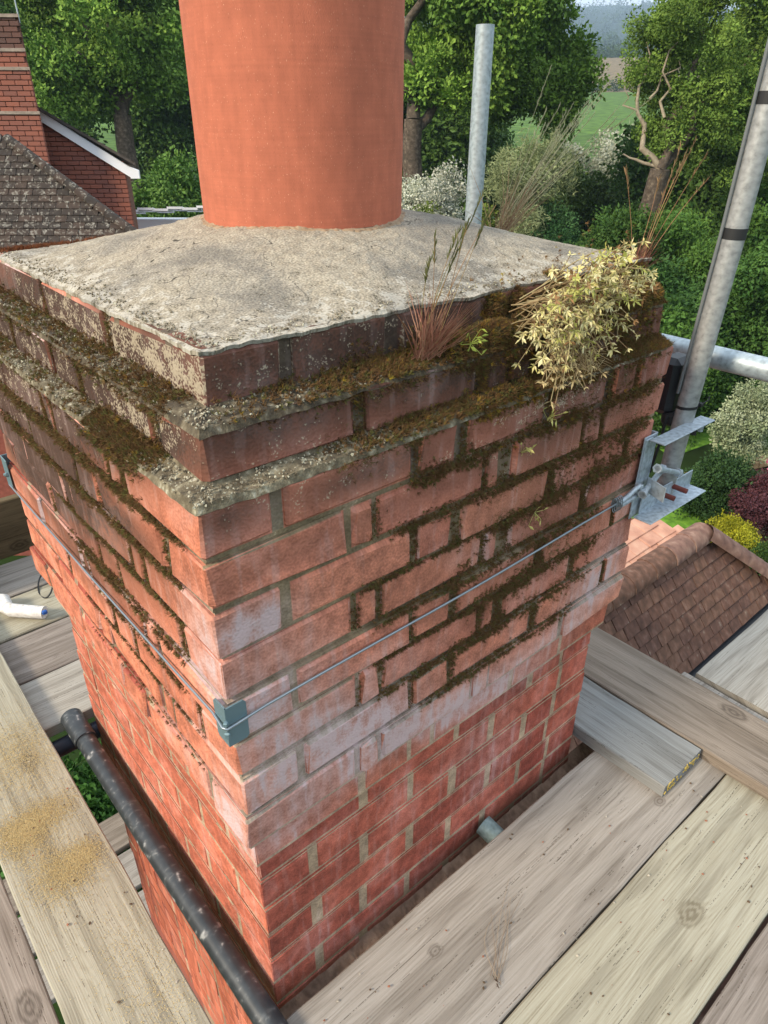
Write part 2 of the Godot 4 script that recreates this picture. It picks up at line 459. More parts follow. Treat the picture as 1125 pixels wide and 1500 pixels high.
# ---------- one weathered picture for both faces of the brickwork (left half: right face; right half: left face)
const AW := 1800
const AH := 1260
func auv(p: Vector3, nn: Vector3) -> Vector2:
	var a := nn.abs()
	var v := (0.25 - p.z) / 1.5
	if a.x > a.y and a.x > a.z: return Vector2(0.5 + (p.y + 0.03) / 1.1 * 0.5, v)
	if a.z > a.y: v += (p.y - 0.01) * 0.3
	return Vector2((p.x + 0.03) / 1.1 * 0.5, v)

func blobs(list: Array, w := 225, h := 158) -> PackedByteArray:
	# soft patches [half, x, z, rx, rz, strength] spread over the picture
	var f := PackedByteArray()
	f.resize(w * h)
	for j in h:
		var z := 0.25 - 1.5 * j / h
		for i in w:
			var half := 0 if i < w / 2.0 else 1
			var x: float = (i - half * w / 2.0) / (w / 2.0) * 1.1 - 0.03
			var s := 0.0
			for b in list:
				if b[0] != half: continue
				var dx: float = (x - b[1]) / b[3]
				var dz: float = (z - b[2]) / b[4]
				var q := dx * dx + dz * dz
				if q < 6.0: s += b[5] * exp(-q)
			f[j * w + i] = int(clampf(s, 0, 1) * 255)
	var im := Image.create_from_data(w, h, false, Image.FORMAT_L8, f)
	im.resize(AW, AH, Image.INTERPOLATE_CUBIC)
	return im.get_data()

func brick_tint(c: int, face: int, x: float) -> Color:
	var r := R.randf()
	var k: Color
	if c <= 2: k = S(154, 98, 80).lerp(S(180, 112, 90), r)
	elif c <= 10: k = S(184, 116, 96).lerp(S(206, 134, 108), r)
	elif c == 11: k = S(174, 104, 84).lerp(S(190, 112, 90), r)
	else: k = S(150, 78, 65).lerp(S(178, 98, 80), r)
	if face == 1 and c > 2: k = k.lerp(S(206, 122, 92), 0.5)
	return k

func make_atlas() -> Array:
	var base_im := Image.create(AW, AH, false, Image.FORMAT_RGB8)
	base_im.fill(S(132, 120, 100))
	var fac_im := Image.create(AW, AH, false, Image.FORMAT_L8)
	fac_im.fill(Color(0.3, 0.3, 0.3))
	var py := func(z): return int((0.25 - z) / 1.5 * AH)
	base_im.fill_rect(Rect2i(0, py.call(zb(10)), AW, AH), S(170, 147, 122))
	base_im.fill_rect(Rect2i(0, py.call(zb(3)), AW / 2, py.call(zb(8)) - py.call(zb(3))), S(134, 118, 92))
	for face in 2:
		for c in range(1, 20):
			for b in (row_a(c) if face == 0 else row_b(c)):
				var e: float = minf(b[1], end_a(c) if face == 0 else end_b(c))
				var x0 := int((b[0] + 0.03 - (0.03 if b[0] == 0 else 0.0)) / 1.1 * AW / 2) + face * AW / 2
				var x1 := int((e + 0.03 + (0.03 if b[1] > 1.5 else 0.0)) / 1.1 * AW / 2) + face * AW / 2
				base_im.fill_rect(Rect2i(x0, py.call(zt(c)), x1 - x0, py.call(zb(c)) - py.call(zt(c)) + 1), brick_tint(c, face, b[0]))
				var fv := R.randf_range(0.3, 1.0)
				fac_im.fill_rect(Rect2i(x0, py.call(zt(c)), x1 - x0, py.call(zb(c)) - py.call(zt(c)) + 1), Color(fv, fv, fv))
	var bb := base_im.get_data()
	var fac := fac_im.get_data()
	var n1 := nbytes(AW, AH, 0.006, 11)
	var n2 := nbytes(AW, AH, 0.035, 12, 4)
	var n3 := nbytes(AW, AH, 0.22, 13, 3)
	var n4 := nbytes(AW, AH, 0.05, 14, 3, 1, 7)
	var white := blobs([
		[0, 0.05, -0.112, 0.065, 0.033, 1.1], [0, 0.04, -0.2, 0.11, 0.05, 0.5], [0, 0.06, -0.26, 0.09, 0.05, 0.55], [0, 0.13, -0.34, 0.16, 0.055, 0.55],
		[0, 0.22, -0.4, 0.13, 0.05, 0.75], [0, 0.25, -0.475, 0.05, 0.05, 1.0], [0, 0.09, -0.46, 0.14, 0.07, 0.55], [0, 0.08, -0.55, 0.12, 0.05, 0.4], [0, 0.3, -0.47, 0.07, 0.05, 0.6],
		[0, 0.5, -0.52, 0.13, 0.06, 0.5], [0, 0.64, -0.53, 0.14, 0.06, 0.55], [0, 0.78, -0.49, 0.1, 0.05, 0.55], [0, 0.88, -0.42, 0.09, 0.05, 1.0], [0, 0.93, -0.34, 0.06, 0.06, 0.5],
		[0, 0.93, -0.24, 0.05, 0.06, 0.35], [0, 0.7, -0.6, 0.12, 0.05, 0.45], [0, 0.58, -0.72, 0.1, 0.06, 0.3], [0, 0.6, -0.86, 0.06, 0.06, 0.4], [0, 0.4, -0.5, 0.12, 0.06, 0.4],
		[1, 0.03, -0.11, 0.05, 0.05, 0.6], [1, 0.04, -0.19, 0.05, 0.05, 0.55], [1, 0.03, -0.45, 0.05, 0.09, 0.6], [1, 0.08, -0.52, 0.08, 0.06, 0.5], [1, 0.03, -0.62, 0.05, 0.07, 0.35],
	])
	var dark := blobs([
		[0, 0.15, 0.2, 0.25, 0.05, 0.5], [0, 0.45, 0.19, 0.25, 0.06, 0.6], [0, 0.5, 0.12, 0.3, 0.05, 0.35], [0, 0.1, 0.135, 0.12, 0.025, 0.4], [0, 0.8, 0.14, 0.3, 0.08, 0.5],
		[0, 0.03, 0.06, 0.06, 0.03, 0.45], [0, 0.25, 0.05, 0.12, 0.025, 0.5], [0, 0.75, 0.02, 0.3, 0.07, 0.4], [0, 0.7, -0.13, 0.3, 0.1, 0.22], [0, 0.65, -0.27, 0.25, 0.1, 0.18],
		[0, 0.3, -0.02, 0.5, 0.02, 0.15], [0, 0.7, -1.08, 0.4, 0.05, 0.6], [0, 0.2, -1.12, 0.4, 0.03, 0.4],
		[1, 0.2, 0.2, 0.25, 0.06, 0.75], [1, 0.55, 0.16, 0.3, 0.1, 1.0], [1, 0.15, 0.12, 0.12, 0.03, 0.5], [1, 0.3, 0.1, 0.2, 0.05, 0.6], [1, 0.6, 0.02, 0.3, 0.1, 0.8], [1, 0.85, 0.02, 0.25, 0.16, 0.8], [1, 0.5, -0.12, 0.28, 0.1, 0.6],
		[1, 0.78, -0.15, 0.2, 0.08, 0.6], [1, 0.28, -0.05, 0.14, 0.04, 0.35], [1, 0.5, -0.27, 0.2, 0.05, 0.4],
	])
	var crust := blobs([
		[1, 0.15, 0.2, 0.2, 0.06, 0.9], [1, 0.5, 0.19, 0.35, 0.06, 0.75], [1, 0.2, 0.12, 0.12, 0.05, 0.7], [1, 0.6, 0.08, 0.3, 0.08, 0.55], [1, 0.8, 0.0, 0.2, 0.1, 0.45],
		[0, 0.2, 0.2, 0.3, 0.05, 0.5], [0, 0.15, 0.1, 0.2, 0.06, 0.3], [0, 0.3, 0.04, 0.3, 0.05, 0.25], [0, 0.65, 0.06, 0.14, 0.04, 0.7], [0, 0.48, 0.0, 0.07, 0.03, 0.45], [0, 0.55, 0.14, 0.12, 0.04, 0.35], [0, 0.7, -0.1, 0.35, 0.15, 0.15],
	])
	var out := PackedByteArray()
	out.resize(AW * AH * 3)
	var hb := PackedByteArray()
	hb.resize(AW * AH)
	for i in AW * AH:
		var a := n1[i] / 255.0
		var m := n2[i] / 255.0
		var f := n3[i] / 255.0
		var s := n4[i] / 255.0
		var k := 0.74 + 0.34 * m + 0.3 * (f - 0.5) + 0.26 * (a - 0.5) + 0.08
		var r := bb[i * 3] * k
		var g := bb[i * 3 + 1] * k
		var b := bb[i * 3 + 2] * k
		var d := dark[i] / 255.0
		if d > 0.02:
			d = clampf(d * (0.6 + 1.1 * m) + (f - 0.5) * d * 0.9, 0.0, 0.86)
			r += (62 - r) * d; g += (52 - g) * d; b += (47 - b) * d
		var w := white[i] / 255.0 + clampf((a - 0.52) * 0.9, 0.0, 0.16) + clampf((s - 0.62) * 0.9, 0.0, 0.14)
		if w > 0.02:
			w *= 0.3 + 0.95 * fac[i] / 255.0
			w = clampf(w * (0.42 + 0.8 * s + 0.7 * (m - 0.4)) + (f - 0.5) * w * 0.5, 0.0, 0.92)
			r += (198 - r) * w; g += (178 - g) * w; b += (180 - b) * w
		var l := crust[i] / 255.0
		if l > 0.04 and f * 0.55 + m * 0.45 > 0.83 - l * 0.36:
			r += (196 - r) * 0.7; g += (184 - g) * 0.7; b += (158 - b) * 0.7
		elif f > 0.86 and m > 0.62:
			r += (200 - r) * 0.6; g += (170 - g) * 0.6; b += (140 - b) * 0.6
		out[i * 3] = int(clampf(r, 0, 255)); out[i * 3 + 1] = int(clampf(g, 0, 255)); out[i * 3 + 2] = int(clampf(b, 0, 255))
		hb[i] = int(clampf(90 * f + 120 * m + 30 * s, 0, 255))
	var ct := ImageTexture.create_from_image(Image.create_from_data(AW, AH, false, Image.FORMAT_RGB8, out))
	var ht := ImageTexture.create_from_image(Image.create_from_data(AW, AH, false, Image.FORMAT_L8, hb))
	return [ct, ht]

func wood_tex(seed_: int, pale: Color, mid: Color, darkc: Color, knots: Array, w := 2048, h := 320) -> Array:
	var fib := nbytes(w, h, 0.22, seed_, 3, 128, 1)
	var fine := nbytes(w, h, 0.8, seed_ + 1, 2, 64, 1)
	var low := nbytes(w, h, 0.012, seed_ + 2, 3, 4, 1)
	var blot := nbytes(w, h, 0.03, seed_ + 3, 4, 8, 1)
	var speck := nbytes(w, h, 0.3, seed_ + 5, 2, 2, 1)
	var stain := nbytes(w, h, 0.016, seed_ + 6, 4, 8, 1)
	var crack := nbytes(w, h, 0.035, seed_ + 4, 2, 128, 1)
	var out := PackedByteArray()
	out.resize(w * h * 3)
	var hb := PackedByteArray()
	hb.resize(w * h)
	for y in h:
		for x in w:
			var i := y * w + x
			var yy := y + low[i] * 0.16
			var kn := 0.0
			var ring := 0.0
			for q in knots:
				var dx: float = float(x - q[0]) / q[2]
				if absf(dx) > 6.0: continue
				var dy: float = (y - q[1]) / (q[2] * 1.35)
				var dd := dx * dx * 0.6 + dy * dy
				if dd > 16.0: continue
				yy += dy / (absf(dy) + 0.4) * q[2] * 0.5 * exp(-dd * 0.35)
				if dd < 1.0 + (blot[i] - 110) * 0.006:
					kn = clampf(1.4 - dd, 0, 1); ring = sin(sqrt(dd) * 13.0 + blot[i] * 0.035 + fib[i] * 0.012) * 0.5 + 0.5
			var gr := sin(yy * 0.52) * 0.5 + 0.5
			var fb := fib[i] / 255.0
			var t := 0.06 + 0.3 * fb + 0.34 * (fine[i] / 255.0) + 0.14 * gr + 0.2 * (blot[i] / 255.0) + 0.08 * (speck[i] / 255.0 - 0.5)
			var k := darkc.lerp(mid, clampf(t * 2.2, 0, 1)).lerp(pale, clampf(t * 2.0 - 0.75, 0, 1))
			k = k.lerp(k * Color(0.68, 0.66, 0.64), clampf((stain[i] - 120) * 0.006, 0.0, 0.4))
			if kn > 0: k = k.lerp(darkc.lerp(mid, ring * 0.8), kn * 0.75)
			var hh := 120 + 70 * fb + 40 * gr
			var cr := absf(crack[i] - 128.0 + (speck[i] - 128) * 0.012)
			if cr < 0.7 and low[i] > 118:
				k = k.lerp(S(44, 36, 28), 0.75 - cr * 0.4); hh -= 110
			out[i * 3] = int(k.r * 255); out[i * 3 + 1] = int(k.g * 255); out[i * 3 + 2] = int(k.b * 255)
			hb[i] = int(clampf(hh, 0, 255))
	return [ImageTexture.create_from_image(Image.create_from_data(w, h, false, Image.FORMAT_RGB8, out)), ImageTexture.create_from_image(Image.create_from_data(w, h, false, Image.FORMAT_L8, hb))]

func wood_mat(tx: Array, tint := Color.WHITE) -> StandardMaterial3D:
	var m := mat(tint, 0.9)
	m.albedo_texture = tx[0]
	m.heightmap_enabled = true; m.heightmap_texture = tx[1]; m.heightmap_scale = 0.12
	m.metallic_specular = 0.3
	return m

# ---------- the chimney
func build_chimney(M: Dictionary):
	var st := base("brick_chimney_stack", Vector3(0.5, 0.48, -2.3), "weathered red brick chimney stack with mossy stepped head and white salt bloom", "chimney")
	var o := Vector3(0.5, 0.48, -2.3)
	# mortar body: one recessed block per course
	var core := MB.new(o)
	core.uvf = auv
	for c in range(1, 31):
		var rc := 0.006 if c <= 10 else 0.0013
		var x0 := off_b(c) + rc; var x1 := end_a(c) - rc; var y0 := off_a(c) + rc; var y1 := end_b(c) - rc
		var z1 := zt(c) + 0.004; var z0 := zb(c) - 0.0062
		if c == 30: z0 -= 0.1
		var q := [Vector3(x0, y0, z0), Vector3(x1, y0, z0), Vector3(x1, y1, z0), Vector3(x0, y1, z0)]
		var p := [Vector3(x0, y0, z1), Vector3(x1, y0, z1), Vector3(x1, y1, z1), Vector3(x0, y1, z1)]
		if c >= 19: core.uvf = func(pt, _n): return Vector2(0.2, 0.86 + 0.02 * sin(pt.x * 40.0 + pt.y * 37.0))
		for k in 4: core.quad(q[k], q[(k + 1) % 4], p[(k + 1) % 4], p[k])
		core.quad(p[0], p[1], p[2], p[3]); core.quad(q[3], q[2], q[1], q[0])
	obj("mortar", core.mesh(), M.brick, st, Vector3.ZERO)
	# bricks, each its own piece
	for c in range(1, 29):
		var seen := {}
		var ra := row_a(c); var rb := row_b(c)
		var fa := off_a(c); var fb := off_b(c); var ea := end_a(c); var eb := end_b(c)
		var zz := (zt(c) + zb(c)) / 2.0
		var old := c <= 10
		var jit := 0.0023 if c <= 10 else 0.0011
		var ch := 0.0045 if c <= 3 else (0.0034 if c <= 10 else 0.002)
		var low: bool = c >= 19
		for i in ra.size():
			if c > 18 and i > 0: break
			var x0: float = maxf(ra[i][0], fb)
			var x1: float = minf(ra[i][1], ea)
			var y1 := fa + 0.1
			if i == 0: y1 = minf(rb[0][1], eb)
			if c == 1 and i == 3: x1 -= 0.03
			var pr := R.randf_range(-0.0016, 0.0018) if old else R.randf_range(-0.0008, 0.0008)
			brick(st, o, Vector3(x0, fa + pr, zz), Vector3(x1, y1, zz), R.randf_range(0.063, 0.066), ch, jit, M, low)
		for i in range(1, rb.size()):
			var y0: float = maxf(rb[i][0], fa)
			var y1: float = minf(rb[i][1], eb)
			if y1 - y0 < 0.02: continue
			var pr := R.randf_range(-0.0016, 0.0018) if old else R.randf_range(-0.0008, 0.0008)
			brick(st, o, Vector3(fb + pr, y0, zz), Vector3(fb + 0.1, y1, zz), R.randf_range(0.063, 0.066), ch, jit, M, low)
	# the two faces turned away, in one piece
	var rear := MB.new(o)
	rear.uvf = func(p, nn): return auv(Vector3(p.y if absf(nn.x) > 0.5 else p.x, 0, p.z), Vector3(0, 1, 0))
	for c in range(1, 29):
		var n := 4
		for k in n:
			var a := off_a(c) + 0.11 + (end_b(c) - off_a(c) - 0.11) * k / n
			var b := off_a(c) + 0.11 + (end_b(c) - off_a(c) - 0.11) * (k + 1) / n - 0.011
			rear.cbox(Vector3(end_a(c) - 0.046, (a + b) / 2, (zt(c) + zb(c)) / 2), Vector3(0.094, b - a, 0.064), 0.003, Basis.IDENTITY, 0.001, R)
			a = off_b(c) + 0.11 + (end_a(c) - off_b(c) - 0.22) * k / n
			b = off_b(c) + 0.11 + (end_a(c) - off_b(c) - 0.22) * (k + 1) / n - 0.011
			rear.cbox(Vector3((a + b) / 2, end_b(c) - 0.046, (zt(c) + zb(c)) / 2), Vector3(b - a, 0.094, 0.064), 0.003, Basis.IDENTITY, 0.001, R)
	var rr := obj("rear_brickwork", rear.mesh(), M.brick, st)
	rr.set_meta("kind", "stuff")
	# mortar weatherings on the two stepped ledges
	for k in 2:
		var f := fillet(k + 1, o)
		obj("mortar_fillet", f.mesh(), M.old_mortar if k == 0 else M.pale_mortar, st)
	flaunching(st, o, M)
	# loose grit and pale lichen crumbs on the ledges and along the cap's rim
	var gm := MB.new(); gm.cbox(Vector3.ZERO, Vector3(0.0034, 0.003, 0.0024), 0.0007, Basis.IDENTITY, 0.0006, R)
	var gx := []; var gc := []
	for i in 5200:
		var k := 1 + R.randi() % 2
		var t := R.randf()
		var z := lerpf(zb(k) + 0.003, zt(k + 1) + 0.0045, pow(t, 0.8)) + 0.001
		var p := Vector3(R.randf_range(off_b(k + 1), 0.98), lerpf(off_a(k), off_a(k + 1), t), z)
		if i % 2: p = Vector3(lerpf(off_b(k), off_b(k + 1), t), R.randf_range(off_a(k + 1), 0.92), z)
		if i > 4300:
			var u := R.randf()
			var d := absf(R.randfn(0, 0.012))
			p = Vector3(lerpf(0.07, 0.98, u), 0.082 + d, 0) if i % 2 else Vector3(0.07 + d, lerpf(0.09, 0.9, u), 0)
			p.z = flaunch_z(p.x, p.y) + 0.001
		gx.append(Transform3D(Basis.from_euler(Vector3(R.randf(), R.randf() * 6, R.randf())) * R.randf_range(0.35, 1.25), G(p) - G(o)))
		gc.append(Color(0.16, 0.13, 0.09).lerp(Color(0.36, 0.32, 0.24), R.randf()) if R.randf() < 0.8 else Color(0.5, 0.47, 0.36))
	many("mortar_grit", gm.mesh(), M.moss, gx, gc, st).set_meta("kind", "stuff")
	# brown mortar ledge round the foot
	var lg := MB.new(o)
	var nn := noise(9.0, 77, 3)
	var prev := []
	for i in 70:
		var x := 0.0 + i / 69.0 * 1.06
		var w := nn.get_noise_1d(x) * 0.012
		var prof := [Vector3(x, 0.034, -1.058 + w * 0.6), Vector3(x, 0.008 + w * 0.3, -1.078 + w), Vector3(x, -0.032 + w * 0.7, -1.098 + w * 0.5), Vector3(x, -0.04 + w, -1.15), Vector3(x, 0.034, -1.17)]
		if i:
			for q in 4: lg.quad(prev[q + 1], prof[q + 1], prof[q], prev[q])
		prev = prof
	obj("mortar_ledge", lg.mesh(), M.ledge, st)

func brick(st, o: Vector3, a: Vector3, b: Vector3, h: float, ch: float, jit: float, M: Dictionary, low: bool):
	var m := MB.new(o)
	m.uvf = auv
	if low:
		var k := R.randf()
		m.uvf = func(p, nn): return auv(Vector3(p.x, p.y, -0.75 - fposmod(p.z, 0.06)), nn) if k < 2 else Vector2.ZERO
	m.cbox(Vector3((a.x + b.x) / 2, (a.y + b.y) / 2, a.z), Vector3(b.x - a.x, b.y - a.y, h), ch, Basis.IDENTITY, jit, R)
	obj("brick", m.mesh(), M.brick, st)

func fillet(c: int, o: Vector3) -> MB:
	# sloping mortar from the foot of course c out to the edge of course c + 1
	var m := MB.new(o)
	var fn := noise(11.0, 40 + c, 2)
	var fn2 := noise(75.0, 50 + c, 3)
	var iy := off_a(c) + 0.004; var ix := off_b(c) + 0.004
	var oy := off_a(c + 1) - 0.0015; var ox := off_b(c + 1) - 0.0015
	var NS := 420
	var LB := end_b(c) - 0.02; var LA := end_a(c + 1) - 0.01
	var prev := []
	for i in NS + 1:
		var s := float(i) / NS * (LB + LA)
		var row := []
		for k in 9:
			var t := k / 8.0
			var p: Vector3
			if s < LB:
				var yy := LB - s
				p = Vector3(lerpf(ix, ox, t), maxf(lerpf(iy, oy, t), yy), 0)
			else:
				p = Vector3(maxf(lerpf(ix, ox, t), s - LB), lerpf(iy, oy, t), 0)
			p.z = lerpf(zb(c) + 0.003, zt(c + 1) + 0.0045, pow(t, 0.8)) + fn.get_noise_2d(s, t * 0.05) * 0.005 + fn2.get_noise_2d(s, t * 0.05) * 0.0005
			if k == 8: p.z = zt(c + 1) - 0.004 + fn.get_noise_1d(s * 2) * 0.0025
			if k == 0: p.z += 0.004
			row.append(p)
		if i:
			for k in 8:
				m.quad(prev[k], prev[k + 1], row[k + 1], row[k])
		prev = row
	return m

func flaunch_z(x: float, y: float) -> float:
	var x0 := 0.062; var x1 := 1.0; var y0 := 0.074; var y1 := 0.92
	var ex := clampf(minf(x - x0, x1 - x) / 0.34, 0, 1)
	var ey := clampf(minf(y - y0, y1 - y) / 0.32, 0, 1)
	return 0.2285 + 0.0745 * (1.0 - pow(1.0 - ex, 1.35)) * (1.0 - pow(1.0 - ey, 1.35))

func flaunching(st, o: Vector3, M: Dictionary):
	var m := MB.new(o)
	var n1 := noise(5.0, 21, 4); var n2 := noise(45.0, 22, 3)
	var N := 110
	var pts := []
	for j in N + 1:
		var row := []
		for i in N + 1:
			var u := float(i) / N; var v := float(j) / N
			# closer spacing near the rim
			u = lerpf(u, 0.5 - 0.5 * cos(u * PI), 0.5); v = lerpf(v, 0.5 - 0.5 * cos(v * PI), 0.5)
			var x := lerpf(0.061, 1.0, u); var y := lerpf(0.073, 0.92, v)
			var z := flaunch_z(x, y)
			var edge := minf(minf(u, 1 - u), minf(v, 1 - v))
			z += (n1.get_noise_2d(x, y) * 0.005 + n2.get_noise_2d(x, y) * 0.0022) * clampf(0.35 + edge * 7.0, 0, 1)
			if edge < 0.006:
				z += n2.get_noise_2d(x * 0.5, y * 0.5 + 9) * 0.003 - 0.001
			var rag := n1.get_noise_2d(x + 3, y) * 0.006 + n2.get_noise_2d(x * 0.6, y * 0.6 + 4) * 0.0025 + 0.001
			if i == 0: x += rag
			if i == N: x -= rag
			if j == 0: y += rag
			if j == N: y -= rag
			row.append(Vector3(x, y, z))
		pts.append(row)
	m.uvf = func(p, _n): return Vector2(p.x, p.y)
	for j in N:
		for i in N: m.quad(pts[j][i], pts[j][i + 1], pts[j + 1][i + 1], pts[j + 1][i])
	var dn := Vector3(0, 0, -0.005)
	for i in N:
		m.quad(pts[0][i] + dn + Vector3(0, 0.002, 0), pts[0][i + 1] + dn + Vector3(0, 0.002, 0), pts[0][i + 1], pts[0][i])
		m.quad(pts[N][i + 1] + dn, pts[N][i] + dn, pts[N][i], pts[N][i + 1])
		m.quad(pts[i + 1][0] + dn, pts[i][0] + dn, pts[i][0], pts[i + 1][0])
		m.quad(pts[i][N] + dn, pts[i + 1][N] + dn, pts[i + 1][N], pts[i][N])
	obj("mortar_flaunching", m.mesh(), M.flaunch, st)

func build_pot(M: Dictionary):
	var at := Vector3(0.512, 0.505, 0.296)
	var o := base("chimney_pot", at, "plain orange terracotta chimney pot bedded on top of the mossy stack", "chimney pot")
	var m := MB.new(at)
	var prof := [[0.179, 0.0], [0.1795, 0.02], [0.18, 0.1], [0.18, 0.3], [0.18, 0.5], [0.181, 0.66], [0.196, 0.675], [0.2, 0.69], [0.2, 0.735], [0.194, 0.748], [0.168, 0.748], [0.16, 0.74], [0.158, 0.6], [0.156, 0.3], [0.155, 0.02]]
	var N := 96
	for i in prof.size() - 1:
		var d := Vector2(prof[i + 1][0] - prof[i][0], prof[i + 1][1] - prof[i][1]).normalized()
		for k in N:
			var a0 := TAU * k / N; var a1 := TAU * (k + 1) / N
			var f := func(a, q): return at + Vector3(cos(a) * q[0], sin(a) * q[0], q[1])
			var nf := func(a): return Vector3(cos(a) * d.y, sin(a) * d.y, -d.x)
			var A: Vector3 = f.call(a0, prof[i]); var B: Vector3 = f.call(a1, prof[i]); var C: Vector3 = f.call(a1, prof[i + 1]); var D: Vector3 = f.call(a0, prof[i + 1])
			var u0 := float(k) / N * 2.0; var u1 := float(k + 1) / N * 2.0
			var v0: float = prof[i][1] / 0.566; var v1: float = prof[i + 1][1] / 0.566
			m.stri(A, B, C, nf.call(a0), nf.call(a1), nf.call(a1), Vector2(u0, v0), Vector2(u1, v0), Vector2(u1, v1))
			m.stri(A, C, D, nf.call(a0), nf.call(a1), nf.call(a0), Vector2(u0, v0), Vector2(u1, v1), Vector2(u0, v1))
	obj("clay_body", m.mesh(), M.pot, o)
	# crumbly mortar lip where it is bedded
	var lip := MB.new(at)
	var nn := noise(6.0, 5, 4)
	var prev := []
	for k in 221:
		var a := TAU * (k % 220) / 220.0
		var w := 0.006 + 0.012 * absf(nn.get_noise_2d(cos(a) * 1.2, sin(a) * 1.2))
		var h := 0.002 + 0.005 * maxf(0.0, nn.get_noise_2d(cos(a) * 0.9 + 9, sin(a) * 0.9))
		var row := []
		for q in [[0.1775, h], [0.1815, h - 0.001], [0.1815 + w * 0.5, h * 0.4], [0.1815 + w, -0.004]]:
			var p := Vector3(at.x + cos(a) * q[0], at.y + sin(a) * q[0], 0)
			p.z = flaunch_z(p.x, p.y) + q[1] + 0.002 * nn.get_noise_2d(p.x * 30, p.y * 30)
			row.append(p)
		if k:
			for q in 3: lip.quad(prev[q], prev[q + 1], row[q + 1], row[q])
		prev = row
	obj("bedding_mortar", lip.mesh(), M.flaunch_crumb, o)

# ---------- moss, grasses and the yellow plant
func moss_tuft(len_: float, seed_: int, blades := 9) -> ArrayMesh:
	var r := RandomNumberGenerator.new(); r.seed = seed_
	var m := MB.new()
	for i in blades:
		var d := Vector3(r.randf_range(-0.8, 0.8), r.randf_range(-0.8, 0.8), r.randf_range(0.35, 1.0)).normalized() * len_ * r.randf_range(0.6, 1.2)
		var s := d.cross(Vector3(r.randf() - 0.5, r.randf() - 0.5, r.randf() - 0.5)).normalized() * len_ * 0.075
		var p := Vector3(r.randf_range(-1, 1), r.randf_range(-1, 1), -0.1) * len_ * 0.3
		m.tri(p - s, p + s, p + d)
	return m.mesh()

func aim(nrm: Vector3, at: Vector3, sc: float) -> Transform3D:
	# tuft's Z (in working axes) turned to nrm
	var z := G(nrm).normalized()
	var x := z.cross(Vector3(R.randf() - 0.5, R.randf() - 0.5, R.randf() - 0.5)).normalized()
	# tuft meshes point along Godot +Y
	return Transform3D(Basis(x, z, x.cross(z)) * sc, G(at))

func moss_col(gold := 0.0) -> Color:
	var r := R.randf()
	var k := Color(0.125, 0.066, 0.034).lerp(Color(0.19, 0.115, 0.046), r)
	if R.randf() < 0.25: k = Color(0.12, 0.115, 0.036)
	if R.randf() < gold: k = Color(0.36, 0.19, 0.035).lerp(Color(0.26, 0.2, 0.03), R.randf())
	return k

func thin(a: Array, b: Array, keep: float):
	# leaves bare stretches: a broken pattern along the joints
	var nn := noise(9.0, 91, 3)
	var n := 0
	for i in a.size():
		var p: Vector3 = a[i].origin
		var q := nn.get_noise_3d(p.x, p.y * 0.8, p.z) * 0.9 + keep
		if R.randf() < q:
			a[n] = a[i]; b[n] = b[i]; n += 1
	a.resize(n); b.resize(n)

